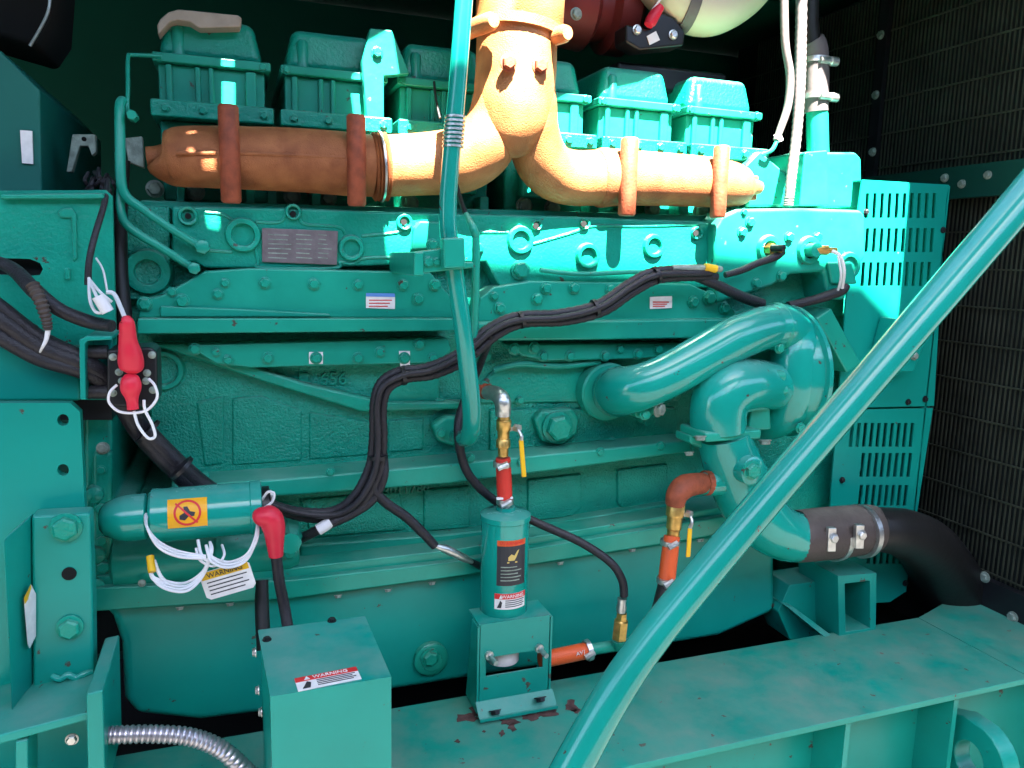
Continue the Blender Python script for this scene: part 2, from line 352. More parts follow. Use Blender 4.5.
# upper water jacket cover
m = MB(); m.poly([(172, 206), (290, 208), (400, 212), (560, 216), (714, 222), (714, 288), (500, 288), (486, 262), (300, 268), (205, 268), (196, 262), (172, 262)], 0, .049)
wj = m.build('water_jacket_cover', m_cast, E_, bev=.005)
MB().poly([(118, 205), (170, 206), (170, 300), (118, 300)], .02, .049).build('end_pad', m_block, E_, bev=.004)
m = MB()
for q in [(243, 235, 16, .012), (351, 248, 12, .010), (188, 216, 9, .009), (293, 212, 7.5, .009), (404, 222, 7.5, .009), (520, 240, 13, .010), (587, 256, 12, .012), (653, 246, 11, .010), (536, 225, 5, .008), (584, 224, 5, .008), (696, 233, 6, .008)]:
    ring(m, q[0], q[1], 0, q[2], q[3])
m.each('boss', m_cast, wj)
m = MB()
for q in [(188, 216), (293, 214), (404, 222), (536, 226), (584, 224), (696, 233)]: m.lathe(P(q[0], q[1], -.0105), (0, -1, 0), [(-.004, rp(P(q[0], q[1], 0), 3)), (0, rp(P(q[0], q[1], 0), 3))], 14)
m.each('threaded_hole', m_nearblack, wj)
m = MB()
def rib(pts, y=0, r=1.6): pxtube(m, [(a, b, y, r) for a, b in pts], 5, 8)
rib([(205, 212), (222, 214), (232, 220)]); rib([(255, 248), (258, 262), (262, 268), (334, 268), (340, 262), (352, 264), (366, 258), (402, 258), (412, 262)])
rib([(256, 222), (280, 222), (286, 212)]); rib([(300, 214), (304, 224), (338, 227), (345, 234)]); rib([(362, 236), (398, 232), (402, 226)])
rib([(232, 252), (200, 250)]); rib([(480, 232), (508, 232)]); rib([(533, 244), (574, 232), (592, 226), (640, 226), (700, 224)])
m.each('casting_rib', m_cast, wj)
np_ = MB(); np_.poly([(262, 228), (338, 231), (337, 265), (262, 262)], -.006, .0).build('nameplate', m_plate, wj, bev=.001) if False else None
npl = MB().poly([(262, 228), (338, 231), (337, 265), (262, 262)], -.006, -.0005).build('nameplate', m_plate, wj, bev=.001)
m = MB()
for k in range(6):
    y_ = 234 + k * 4.6
    for a, b in ((268, 292), (296, 314), (318, 332)):
        b -= random.uniform(0, 6); m.poly([(a, y_), (b, y_ + .8), (b, y_ + 1.8), (a, y_ + 1)], -.0066, -.0055)
m.build('etched_line', m_dull, npl)
for q in [(520, 270, 8), (478, 248, 5), (712, 300, 4)]: bolt(wj, q[0], q[1], -.002, q[2])
# cam follower covers, left and right
m = MB().poly([(138, 318), (140, 300), (162, 295), (205, 271), (250, 268), (430, 272), (452, 298), (455, 318)], -.02, .05)
cl = m.build('side_cover', m_teal, E_, bev=.004)
cl['label'] = 'left bolted side cover above the long ledge'
m = MB().poly([(137, 318.5), (456, 318.5), (458, 331), (137, 334)], -.045, .05); m.poly([(160, 306), (240, 309), (330, 314), (330, 317), (160, 317)], -.028, -.0205); lg = m.build('ledge', m_teal, cl, bev=.005)
for q in [(145, 304, 6), (182, 301, 6), (218, 294, 4.5), (225, 283, 4), (265, 283, 5), (314, 284, 5), (358, 285, 4.5), (403, 285, 5), (435, 285, 5), (418, 299, 5), (172, 292, 4)]: bolt(cl, q[0], q[1], -.021, q[2])
ring_m = MB(); ring(ring_m, 148, 272, .02, 21, .012, 12); ring_m.each('boss', m_cast, E_)
m = MB().poly([(186, 345), (300, 342), (448, 338), (452, 350), (438, 363), (250, 368), (216, 364)], .0, .05)
c2 = m.build('side_cover', m_teal, E_, bev=.004); c2['label'] = 'left bolted side cover under the long ledge'
for q in [(195, 349, 5), (268, 358, 5), (316, 358, 5), (358, 358, 5), (380, 352, 4.5), (404, 358, 5), (433, 358, 4.5), (419, 344, 5), (216, 352, 4), (228, 360, 4.5)]: bolt(c2, q[0], q[1], -.001, q[2])
m = MB(); m.poly([(309, 352), (323, 352), (323, 364), (309, 364)], -.0015, -.0003); m.poly([(399, 351), (410, 351), (410, 372), (401, 372)], -.0025, -.0004); m.each('paper_washer', m_paper, c2)
m = MB().poly([(478, 312), (480, 298), (494, 287), (530, 281), (690, 284), (726, 300), (740, 318), (738, 322), (478, 322)], -.018, .05)
c3 = m.build('side_cover', m_teal, E_, bev=.004); c3['label'] = 'right bolted side cover behind the wiring harness'
m = MB().poly([(478, 322.5), (742, 318.5), (742, 338), (500, 341), (478, 334)], -.045, .05); m.build('ledge', m_teal, c3, bev=.005)
for q in [(546, 288, 5), (574, 288, 5), (610, 289, 4.5), (537, 299, 5), (693, 302, 5), (709, 298, 6), (724, 308, 5), (500, 308, 5), (494, 296, 4)]: bolt(c3, q[0], q[1], -.019, q[2])
m = MB().poly([(508, 345), (680, 343), (702, 348), (690, 354), (640, 359), (545, 361), (522, 356)], .0, .05)
c4 = m.build('side_cover', m_teal, E_, bev=.004); c4['label'] = 'right bolted side cover under the harness and ledge'
for q in [(514, 349, 5), (534, 348, 5), (543, 356, 4.5), (570, 356, 4.5), (605, 356, 4.5), (638, 354, 4.5), (658, 349, 4.5), (620, 349, 4)]: bolt(c4, q[0], q[1], -.001, q[2])
def sticker(parent, quad, y, mat, lines=m_ink, head=None):
    s = MB().poly(quad, y - .0012, y).build('sticker', m_paper, parent)
    (xa, ya), (xb, yb) = quad[0], quad[2]
    m = MB()
    for k in range(3):
        yy = ya + (yb - ya) * (.42 + k * .19); m.poly([(xa + 3, yy), (xb - 3 - k * 2, yy), (xb - 3 - k * 2, yy + 1), (xa + 3, yy + 1)], y - .0018, y - .0012)
    m.build('small_print', m_lred if head else lines, s)
    if head: MB().poly([(xa, ya), (xb, ya + .5), (xb, ya + 4), (xa, ya + 3.5)], y - .002, y - .0013).build('label_header', head, s)
    return s
sticker(cl, [(366, 293), (395, 294), (395, 309), (366, 308)], -.0205, m_paper, head=m_blue)
sticker(c3, [(650, 297), (672, 296), (672, 308), (650, 309)], -.0185, m_paper, head=m_paper)
# block casting features
m = MB().poly([(150, 344), (182, 344), (300, 382), (385, 402), (470, 402), (470, 409), (362, 412), (270, 384)], .02, .06)
m.poly([(500, 366), (604, 362), (606, 402), (480, 404), (480, 384)], .042, .06)
m.poly([(388, 378), (440, 376), (440, 402), (388, 404)], .035, .06)
m.each('casting_rib', m_cast, block, bev=.006, seg=3)
m = MB(); m.poly([(196, 402), (224, 396), (224, 464), (204, 467)], .046, .06); m.poly([(232, 398), (262, 396), (302, 410), (302, 461), (232, 466)], .046, .06); m.poly([(309, 412), (372, 422), (372, 455), (309, 460)], .046, .06); m.poly([(388, 420), (424, 418), (424, 450), (388, 453)], .046, .06)
m.poly([(490, 410), (676, 408), (680, 436), (560, 446), (490, 452)], .042, .06)
m.poly([(528, 480), (582, 474), (582, 508), (572, 517), (536, 521), (528, 514)], .043, .06); m.poly([(618, 470), (668, 464), (668, 500), (658, 509), (626, 512), (618, 504)], .043, .06)
m.poly([(300, 500), (400, 492), (406, 530), (312, 538)], .043, .06); m.poly([(424, 490), (470, 486), (470, 528), (424, 532)], .043, .06)
m.each('casting_pad', m_block, block, bev=.005, seg=3)
led = MB().poly([(170, 486), (290, 478), (450, 464), (560, 453), (692, 440), (692, 452), (560, 470), (450, 484), (290, 496), (170, 500)], -.03, .06).build('ledge', m_teal, block, bev=.006)
m = MB(); m.poly([(300, 545), (450, 534), (560, 522), (690, 500), (690, 512), (560, 538), (450, 550), (300, 562)], .02, .06); m.build('ledge', m_teal, block, bev=.006, seg=3)
m = MB().poly([(534, 420), (542, 411), (572, 408), (580, 418), (578, 434), (562, 446), (542, 442)], .02, .05); m.each('boss', m_cast, block, bev=.008, seg=3); bolt(block, 557, 427, .018, 13)
m = MB().poly([(432, 426), (446, 416), (470, 418), (474, 440), (456, 448), (438, 442)], .015, .05); m.each('boss', m_cast, block, bev=.008, seg=3); bolt(block, 441, 433, .013, 4.5)
m = MB(); ring(m, 163, 370, .05, 19, .01, 14); m.each('boss', m_cast, block)
for q in [(438, 403, 6), (486, 356, 5), (520, 400, 4), (640, 420, 3), (612, 440, 3)]: bolt(block, q[0], q[1], .04, q[2])
for (a, b, k) in ((250, 372, 4), (470, 372, 4.5), (600, 372, 4), (650, 378, 4), (676, 396, 4), (205, 476, 3.5), (330, 472, 3.5), (520, 462, 4), (600, 452, 4), (660, 446, 4), (470, 458, 4)): bolt(block, a, b, .045 if b < 440 else -.028, k)
m = MB(); pxtube(m, [(540, 270, -.02, 2.2), (580, 274, -.025, 2.2), (640, 272, -.025, 2.2), (690, 276, -.02, 2.2)], 8, 10); m.build('fuel_line', m_teal, E_)
m = MB(); pxtube(m, [(600, 362, .02, 3), (560, 366, .02, 3.4), (520, 364, .02, 3.4), (494, 370, .03, 3)], 8, 10); m.build('fuel_line', m_teal, E_)
# raised casting marks
m = MB(); put_text(m, '656', .036, flat(P(333, 379, .05), (1, 0, 0), (0, 0, 1)), h=.006)
put_poly(m, flat(P(303, 379, .05), (1, 0, 0), (0, 0, 1)), [(-.016, -.012), (.016, -.012), (.010, -.006), (.010, .012), (-.008, .012), (-.008, -.006)], .006)
m.each('casting_mark', m_cast, block) if False else None
m.build('casting_mark', m_cast, block); m = MB(); put_text(m, '3011780', .028, flat(P(406, 489, .05), V3((1, 0, .0)), (0, 0, 1)), h=.005)
m.build('casting_mark', m_cast, block)
# oil pan
pan = MB().poly([(96, 602), (112, 618), (121, 645), (124, 700), (136, 716), (200, 722), (300, 710), (392, 692), (560, 665), (720, 637), (776, 612), (776, 524), (690, 535), (450, 570), (290, 592)], -.02, .6).build('oil_pan', m_sheet, E_, bev=.02, seg=4)
m = MB().poly([(94, 588), (290, 580), (450, 562), (690, 522), (778, 508), (778, 524), (690, 540), (450, 578), (290, 599), (94, 612)], -.05, .1); rail = m.build('pan_rail', m_teal, E_, bev=.004)
m = MB().poly([(94, 576), (290, 568), (450, 550), (690, 512), (778, 498), (778, 507), (690, 521), (450, 561), (290, 579), (94, 587)], -.035, .1); m.build('crankcase_flange', m_teal, E_, bev=.004)
for q in [(338, 597), (388, 591), (432, 584), (560, 564), (632, 551), (700, 541), (230, 605), (180, 609)]: bolt(rail, q[0], q[1] - 2, -.045, 3.2, 'dull', rot=(math.radians(70), 0, 0))
p = P(430, 657, -.02); r = rp(p, 17)
plug = MB().lathe(p, (0, -1, 0), [(-.01, r), (.012, r), (.016, r * .85), (.016, r * .6), (.022, r * .55), (.022, 0)], 32).build('drain_plug', m_teal, pan)
bolt(plug, 430, 657, -.04, 7.5)
# flywheel housing on the left end
m = MB().poly([(84, 398), (112, 396), (113, 500), (134, 506), (134, 602), (84, 604)], .0, .6); m.poly([(92, 452), (112, 452), (112, 600), (92, 600)], -.03, 0)
fh = m.build('flywheel_housing', m_cast, E_, bev=.008)
for q in [(103, 448, 5), (101, 470, 4), (102, 508, 6), (102, 540, 5), (104, 566, 6), (120, 578, 5), (106, 590, 4)]: bolt(fh, q[0], q[1], -.031, q[2], 'dull' if q[1] == 448 else 'teal')
for (a, b) in ((96, 492), (98, 552), (97, 582)):
    MB().lathe(P(a, b, -.02), (0, -1, 0), [(0, rp(P(a, b, 0), 9)), (.02, rp(P(a, b, 0), 8)), (.025, rp(P(a, b, 0), 3))], 14).each('boss', m_cast, fh)
# thermostat housing at the right end with the sun on it
m = MB().poly([(715, 228), (722, 216), (738, 209), (800, 208), (862, 210), (866, 216), (866, 258), (852, 276), (846, 300), (828, 300), (824, 272), (792, 274), (772, 286), (716, 304)], -.03, .25)
th = m.build('thermostat_housing', m_teal, E_, bev=.01, seg=3)
m = MB().poly([(796, 152), (856, 152), (862, 158), (863, 209), (790, 207), (792, 172)], .03, .3); m.poly([(760, 150), (792, 178), (790, 207), (745, 207), (745, 165)], .05, .2); m.build('outlet_box', m_teal, E_, bev=.008, seg=3)
MB().poly([(805, 152), (828, 150), (829, 206), (800, 206)], .0, .03).build('outlet_bracket', m_teal, E_, bev=.004)
for q in [(742, 232), (789, 237), (817, 237), (756, 283), (781, 276), (744, 212), (750, 222)]: bolt(th, q[0], q[1], -.031, 4.5 if q[1] > 214 else 3)
m = MB(); ring(m, 768, 249, -.03, 13, .01, 8); ring(m, 808, 250, -.03, 13, .01, 8); ring(m, 848, 266, -.03, 13, .008, 9); m.each('boss', m_teal, th)
MB().poly([(828, 262), (852, 262), (858, 284), (832, 284)], -.04, -.03).each('boss', m_teal, th, bev=.006)
# front gear cover behind the pump
gc = MB().poly([(690, 306), (862, 302), (866, 420), (838, 600), (778, 605), (778, 520), (700, 520), (690, 440)], .10, .4).build('gear_cover', m_teal, E_, bev=.008)
m = MB(); m.obox((P(812, 312, 0) + P(842, 366, 0)) / 2, (P(842, 366, 0) - P(812, 312, 0)) / 2, (0, .04, 0), V3((.02, 0, .012))); m.build('strut', m_teal, E_, bev=.004)
MB().poly([(800, 345), (862, 342), (862, 470), (790, 520), (786, 430)], .06, .1).build('cover_plate', m_sheet, gc, bev=.003)

# ================================================================== EXHAUST MANIFOLD
X_ = thing('exhaust_manifold', 'rusty orange log exhaust manifold with forked riser, along the heads', 'manifold', P(500, 195, 0))
m = MB(); pxtube(m, [(147, 157, .01, 10), (160, 157, .01, 12), (163, 158, .01, 23), (174, 158, .01, 28), (200, 157, 0, 30), (290, 160, 0, 31), (345, 164, 0, 31), (372, 166, 0, 30)], 6, 28)
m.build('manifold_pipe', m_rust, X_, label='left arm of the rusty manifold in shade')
m = MB()
for k in range(5): pxtube(m, [(372 + k * 3, 167, 0, 31), (374 + k * 3, 167, 0, 33.5), (375 + k * 3, 167, 0, 31)], 1, 28)
m.build('expansion_joint', m_rust, X_)
MB().tube([P(379, 167, 0), P(381, 167, 0)], [rp(P(380, 167), 34.5)] * 2, 28).build('clamp_band', m_steel, X_)
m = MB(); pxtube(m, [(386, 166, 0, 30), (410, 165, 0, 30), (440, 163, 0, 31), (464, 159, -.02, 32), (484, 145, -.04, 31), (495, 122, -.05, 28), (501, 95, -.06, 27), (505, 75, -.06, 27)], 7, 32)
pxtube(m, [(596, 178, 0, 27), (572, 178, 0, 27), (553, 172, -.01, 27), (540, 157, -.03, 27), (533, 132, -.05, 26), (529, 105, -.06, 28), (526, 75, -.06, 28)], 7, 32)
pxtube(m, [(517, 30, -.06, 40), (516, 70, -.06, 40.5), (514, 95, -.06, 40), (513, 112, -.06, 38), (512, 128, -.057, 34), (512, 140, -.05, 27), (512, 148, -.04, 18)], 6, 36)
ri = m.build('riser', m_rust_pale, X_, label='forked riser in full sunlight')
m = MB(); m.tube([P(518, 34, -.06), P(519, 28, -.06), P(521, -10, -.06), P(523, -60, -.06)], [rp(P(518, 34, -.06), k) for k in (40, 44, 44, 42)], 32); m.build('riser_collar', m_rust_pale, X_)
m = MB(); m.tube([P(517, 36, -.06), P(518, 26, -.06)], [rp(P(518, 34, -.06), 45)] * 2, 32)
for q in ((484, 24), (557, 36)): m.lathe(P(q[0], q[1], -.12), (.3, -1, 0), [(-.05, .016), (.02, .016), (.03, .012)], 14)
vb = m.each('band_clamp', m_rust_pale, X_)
for q in ((508, 63), (540, 66)): bolt(ri, q[0], q[1], -.135, 7, 'rust')
m = MB(); pxtube(m, [(596, 178, 0, 27), (602, 178, 0, 29), (625, 178, 0, 27), (690, 181, 0, 25), (725, 184, 0, 23), (742, 187, .01, 18), (752, 187, .01, 9), (760, 188, .01, 6)], 6, 28)
m.build('manifold_pipe', m_rust, X_, label='right arm of the rusty manifold, sunlit')
for (px, a, b, r) in ((228, 105, 203, 10), (356, 115, 206, 9.5), (630, 138, 216, 9), (722, 146, 218, 8)):
    p = P(px, a, -.055); q = P(px - .5, b, -.055); q.x = p.x; rr = rp(p, r)
    MB().lathe(q, (0, 0, 1), [(0, rr * .82), (.004, rr), ((p - q).length - .004, rr), ((p - q).length, rr * .85)], 22).build('clamp_post', m_rust2, X_)
m = MB(); m.tube([P(176, 153, -.052), P(216, 153, -.054)], .004, 8); m.tube([P(238, 153, -.054), P(345, 158, -.054)], .004, 8); m.tube([P(640, 178, -.048), P(712, 180, -.044)], .004, 8); m.each('casting_seam', m_rust, X_)
m = MB()
for i in range(6):
    xl = x0 + i * pitch
    m.box(xl + .05, xl + .14, .02, .074, 1.545, 1.60)
m.each('port_flange', m_rust2, X_, bev=.004)

# ================================================================== top things
s_ = MB().poly([(157, 25), (160, 19), (168, 12), (178, 9), (190, 10), (238, 15), (242, 18), (240, 27), (200, 28), (196, 26), (190, 22), (178, 20), (170, 22), (164, 28), (158, 35)], .09, .13)
s_.build('curved_strap', m_beige, None, bev=.003, label='beige curved strap lying against the top of the leftmost rocker cover', cat='strap')
lb = MB().poly([(370, 28), (392, 30), (410, 74), (384, 76), (384, 130), (368, 130), (362, 60)], .07, .095).build('lifting_bracket', m_teal, None, bev=.003, label='triangular teal lifting bracket standing by the heads left of the riser', cat='bracket')
bolt(lb, 377, 53, .07, 5, 'teal')
T_ = thing('turbocharger', 'dark red turbocharger casing above the heads beside the riser', 'turbocharger', P(600, 40, .3))
pt = P(590, 8, .3); m = MB().lathe(pt, (1, 0, 0), [(-.12, .05), (-.1, .09), (-.02, .1), (.0, .075), (.03, .075), (.04, .1), (.09, .1), (.12, .06)], 30); m.build('compressor_casing', m_dkred, T_)
MB().box(pt.x + .03, pt.x + .33, .2, .3, 1.80, 1.86).build('mounting_foot', m_blk, T_, bev=.01)
for q in ((576, 14), (636, 32)): bolt(T_, q[0], q[1], .19, 5, 'dull')
A_ = thing('sensor_plug', 'black plug block with red connector and white tag near the beige hose', 'connector', P(668, 48, .15))
MB().poly([(626, 24), (650, 28), (662, 12), (676, 18), (686, 32), (684, 46), (640, 50), (626, 42)], .14, .2).build('plug_body', m_blk, A_, bev=.006)
MB().lathe(P(655, 14, .13), V3((-.6, 0, -1)), [(-.02, .012), (.02, .014), (.03, .01)], 14).build('red_connector', m_red, A_)
MB().poly([(647, 36), (656, 31), (660, 40), (650, 45)], .137, .1395).build('tag', m_white, A_)
for q in ((637, 30), (673, 35)): bolt(A_, q[0], q[1], .139, 4, 'steel')
m = MB(); pxtube(m, [(652, 10, .13, 1.2), (660, 0, .12, 1.2), (668, -12, .12, 1.2)], 4, 8); m.each('wire', m_white, A_)
H_ = thing('intake_hose', 'thick beige hose curving out of the picture at the top', 'hose', P(690, 30, .15))
m = MB(); pxtube(m, [(640, -40, .2, 24), (672, -8, .17, 26), (705, 8, .16, 27), (740, -8, .16, 26), (765, -40, .16, 26)], 7, 24); m.build('hose', m_hoseb, H_)
m = MB(); pxtube(m, [(682, 2, .167, 28.5), (692, 5, .163, 28.5)], 1, 24); m.build('hose_clamp', m_grey, H_)
# items behind, dark
m = MB(); m.poly([(-40, -60), (56, -60), (50, 22), (34, 46), (-40, 24)], .1, .3); m.build('air_filter', m_nearblack, None, bev=.01, seg=4, label='black air filter housing in the dark top left corner', cat='air filter')
m = MB(); pxtube(m, [(50, -20, .08, 1.5), (48, 12, .08, 1.5), (30, 46, .08, 1.5)], 6, 8); m.build('cable', m_steel, None, label='thin shiny cable hanging in front of the black filter housing', cat='cable')
G1 = MB().poly([(-60, 20), (0, 50), (40, 90), (42, 200), (-60, 200)], -.02, .6).build('generator_hood', m_hood, None, bev=.004, label='sloping teal hood, coloured dark for shade, above the generator casing at the left', cat='hood')
m = MB(); m.poly([(20, 130), (32, 131), (33, 164), (22, 163)], -.025, -.021); m.build('sticker', m_paper, G1)
B1 = thing('terminal_bracket', 'pale bracket with a hole above the generator casing corner', 'bracket', P(84, 190, .05))
m = MB().poly([(72, 134), (95, 134), (96, 152), (92, 156), (88, 146), (80, 146), (76, 158), (72, 172), (66, 172)], .05, .07); m.build('plate', m_dull, B1, bev=.002)
m = MB(); m.lathe(P(84, 139, .049), (0, -1, 0), [(-.002, .004), (0, .004)], 10); m.build('hole', m_nearblack, B1)
MB().poly([(124, 138), (142, 136), (144, 168), (128, 162)], .05, .07).build('plate', m_dull, B1, bev=.002)
m = MB()
for k in range(12):
    a = 92 + random.uniform(-4, 16); b = 168 + random.uniform(0, 18)
    pxtube(m, [(a, b, .0, 2), (a + random.uniform(-8, 8), b + 8, -.02, 2), (a + random.uniform(-10, 10), b + 16, .0, 2)], 4, 8)
m.build('connector_cluster', m_black, None, label='tangle of small black connectors on the generator casing corner', cat='connector')
# small oil lines at the left
O_ = thing('oil_line', 'pair of thin teal oil pipes bending down to two union bolts', 'pipe', P(160, 270, -.03))
m = MB(); pxtube(m, [(123, 100, .0, 4.5), (120, 106, -.01, 4.8), (120, 135, -.02, 5), (121, 180, -.03, 5), (126, 196, -.03, 5), (140, 207, -.03, 4.5), (170, 228, -.03, 4.2), (199, 246, -.02, 4)], 7, 14); m.build('pipe', m_teal, O_)
m = MB(); pxtube(m, [(121, 182, -.01, 4), (121, 212, -.02, 4.4), (130, 228, -.03, 4.4), (160, 247, -.03, 4.2), (192, 267, -.02, 4)], 7, 14); m.build('pipe', m_teal, O_)
m = MB(); pxtube(m, [(160, 56, .08, 2), (133, 55, .06, 2), (128, 58, .05, 2), (128, 85, .03, 2), (128, 112, .02, 2), (137, 118, .04, 2.5)], 5, 10); m.build('pipe', m_teal, O_)
for q in ((203, 247, 7), (195, 268, 6), (134, 118, 5)):
    pp = P(q[0], q[1], 0); u = MB().lathe(pp, (0, -1, 0), [(-.0, rp(pp, q[2])), (.035, rp(pp, q[2])), (.036, rp(pp, q[2] * .85))], 6).build('union_bolt', m_teal, O_)
m = MB(); pxtube(m, [(124, 160, .02, 6), (120, 210, .02, 7), (120, 270, .0, 7.5), (124, 320, -.03, 8), (126, 350, -.05, 8)], 6, 16); m.build('black_hose', m_rubber, None, label='vertical black hose between generator casing and engine block', cat='hose')
m = MB(); pxtube(m, [(108, 180, -.05, 2.5), (104, 205, -.12, 3), (95, 235, -.15, 3.2), (89, 262, -.16, 3.2), (88, 285, -.16, 3.4)], 7, 12); m.build('sleeved_wire', m_black, None, label='thin dark wire running down over the generator casing to white leads', cat='wire')

# ================================================================== GENERATOR (left)
G_ = thing('generator', 'teal generator end casing with mounting foot at the left edge', 'generator', P(40, 700, 0))
gz = [(-60, 191), (106, 190), (112, 196), (116, 340), (116, 346), (-60, 346)]
slot = [(-50, 256), (30, 259), (40, 263), (43, 269), (40, 275), (28, 276), (-50, 272)]
def pxm(u, v, w_): return P(u, v, -.1) + V3((0, w_, 0))
MB().hole_plate(gz, [slot], pxm, 0, .012).build('end_plate', m_cast, G_, bev=.0)
MB().poly([(-60, 195), (100, 195), (112, 420), (-60, 420)], -.07, .5).build('core', m_blk, G_)
m = MB().poly([(57, 212), (62, 208), (72, 208), (76, 214), (77, 258), (73, 262), (71, 218), (60, 218)], -.105, -.1); m.poly([(64, 268), (70, 268), (70, 280), (64, 280)], -.108, -.1); m.poly([(0, 194), (104, 193), (104, 199), (0, 199)], -.115, -.1); m.each('raised_seam', m_cast, G_, bev=.003)
MB().poly([(-60, 347), (80, 347), (81, 401), (-60, 402)], -.13, .1).build('lower_casing', m_sheet, G_, bev=.006)
pl = [(-60, 403), (70, 403), (80, 412), (94, 690), (60, 706), (-60, 715)]
hl = [[(63 + 6 * math.cos(a * math.pi / 6), cy_ + 6 * math.sin(a * math.pi / 6)) for a in range(12)] for cy_ in (420, 470)]
MB().hole_plate(pl, hl, lambda u, v, w_: P(u, v, -.2) + V3((0, w_, 0)), 0, .02).build('mounting_plate', m_sheet, G_)
ft = MB().poly([(31, 516), (90, 513), (93, 600), (94, 672), (90, 690), (80, 704), (33, 716)], -.24, -.203).build('mounting_foot', m_sheet, G_, bev=.005)
MB().prism([P(3, 540, -.30), P(30, 516, -.24), P(31, 716, -.24), P(12, 722, -.30)], (.0, .02, 0)).build('gusset', m_sheet, ft, bev=.003)
bolt(ft, 66, 527, -.241, 12); bolt(ft, 70, 627, -.241, 10); bolt(ft, 62, 692, -.245, 8)
MB().lathe(P(69, 574, -.242), (0, -1, 0), [(-.002, .01), (0, .01)], 16).build('hole', m_nearblack, ft)
m = MB(); pxtube(m, [(52, 676, -.245, 3), (60, 679, -.25, 3.4), (68, 675, -.25, 3.4), (76, 678, -.25, 3.4), (84, 674, -.25, 3.2), (92, 672, -.245, 3)], 5, 10); m.build('weld_bead', m_gloss, ft)
stk = MB().prism([P(24, 598, -.268), P(31, 584, -.252), P(36, 594, -.245), P(36, 636, -.245), P(30, 648, -.252), P(28, 644, -.262)], (0, -.002, 0)).build('sticker', m_paper, ft)
MB().prism([P(24, 598, -.271), P(31, 584, -.255), P(32, 594, -.25), P(25, 604, -.27)], (0, -.001, 0)).build('label_header', m_yel, stk)
# generator skid end
K_ = thing('support_stand', 'teal welded support stand under the generator foot, bottom left corner', 'stand', P(50, 768, -.3))
m = MB().prism([P(-40, 745, -.36), P(104, 708, -.36), P(104, 716, -.36), P(-40, 756, -.36)], (0, .15, 0)); m.build('top_plate', m_sheet, K_, bev=.003)
MB().poly([(86, 694), (103, 690), (106, 800), (88, 800)], -.37, -.2).build('post', m_sheet, K_, bev=.003)
MB().poly([(15, 742), (28, 740), (28, 800), (15, 800)], -.36, -.3).build('post', m_sheet, K_, bev=.003)
MB().poly([(-60, 730), (110, 700), (110, 840), (-60, 840)], -.18, -.15).build('back_plate', m_sheet, K_)
bolt(K_, 72, 739, -.3, 5, 'steel')

# ================================================================== BIG CABLES left
m = MB()
B_ = thing('power_cable_bundle', 'thick black power cables crossing from the left edge behind the red booted contactor', 'cable', P(120, 420, -.15))
for (dy, dy2, r) in ((0, 0, 10), (18, 8, 9), (-12, -4, 7)):
    m = MB(); pxtube(m, [(-30, 300 + dy * 1.2, -.16, r), (0, 318 + dy, -.16, r), (40, 345 + dy * .7, -.16, r), (85, 364 + dy * .4, -.17, r), (112, 385 + dy * .3, -.15, r), (140, 425 + dy2, -.12, r), (175, 462 + dy2, -.10, r), (205, 488 + dy2, -.08, r), (235, 506 + dy2, -.06, r * .8)], 7, 16)
    m.build('cable', m_black, B_)
m = MB()
for q in ((28, 340, 17, (1, 0, -.5)), (182, 468, 14, (1, 0, -1)), (148, 432, 15, (1, 0, -1))): m.lathe(P(q[0], q[1], -.14), q[3], [(-.003, rp(P(q[0], q[1], -.14), q[2])), (.003, rp(P(q[0], q[1], -.14), q[2]))], 20)
m.each('cable_tie', m_blk, B_)
m = MB(); pxtube(m, [(-10, 258, -.12, 5), (14, 270, -.14, 7), (36, 292, -.18, 8), (60, 310, -.18, 7), (90, 322, -.18, 7), (112, 326, -.2, 6)], 7, 14)
m.build('control_cable', m_black, None, label='black cable coming out of the casing slot towards the red boot', cat='cable')
m = MB(); q = cm([(32, 284, -.19, 6), (40, 300, -.20, 6), (46, 318, -.20, 5), (48, 330, -.2, 4)], 8)
for k in range(len(q)): q[k] = (q[k][0], q[k][1], q[k][2], q[k][3] * (1.15 if k % 2 else .85))
pxtube(m, q, 1, 14); m.build('braided_sleeve', m_coup, None, label='short brown braided sleeve hanging off the black cable', cat='sleeve')
m = MB(); pxtube(m, [(48, 330, -.2, 2.5), (46, 340, -.2, 2), (42, 348, -.2, 1.4), (40, 352, -.19, 1)], 5, 8); m.build('white_lead', m_white, None, label='short white lead end below the brown braided sleeve', cat='wire')

# ================================================================== CONTACTOR
C_ = thing('contactor', 'black contactor block with two red rubber boots on a teal bracket', 'contactor', P(120, 405, -.2))
m = MB(); m.poly([(79, 340), (86, 336), (112, 336), (112, 340), (88, 341), (85, 344), (86, 400), (80, 400)], -.2, -.1); m.poly([(80, 338), (112, 338), (112, 400), (80, 400)], -.13, -.12); m.build('bracket', m_sheet, C_, bev=.002)
m = MB(); m.tube([P(88, 352, -.17), P(108, 352, -.17)], .011, 16); m.tube([P(88, 392, -.17), P(108, 392, -.17)], .011, 16); m.each('coil', m_black, C_)
cb = MB().poly([(107, 350), (150, 347), (157, 352), (158, 402), (152, 407), (112, 407), (107, 400)], -.215, -.14).build('base', m_blk, C_, bev=.004)
for q in ((113, 357), (152, 355), (113, 393), (153, 390), (122, 381), (146, 381), (147, 373), (119, 372)): bolt(cb, q[0], q[1], -.216, 3, 'dome', name='screw')
m = MB(); pxtube(m, [(126, 321, -.26, 5), (127, 323, -.26, 7), (128, 340, -.25, 8.5), (130, 353, -.245, 11), (131, 362, -.24, 12), (132, 369, -.24, 10.5), (132, 373, -.24, 5)], 6, 20); m.build('rubber_boot', m_red, C_)
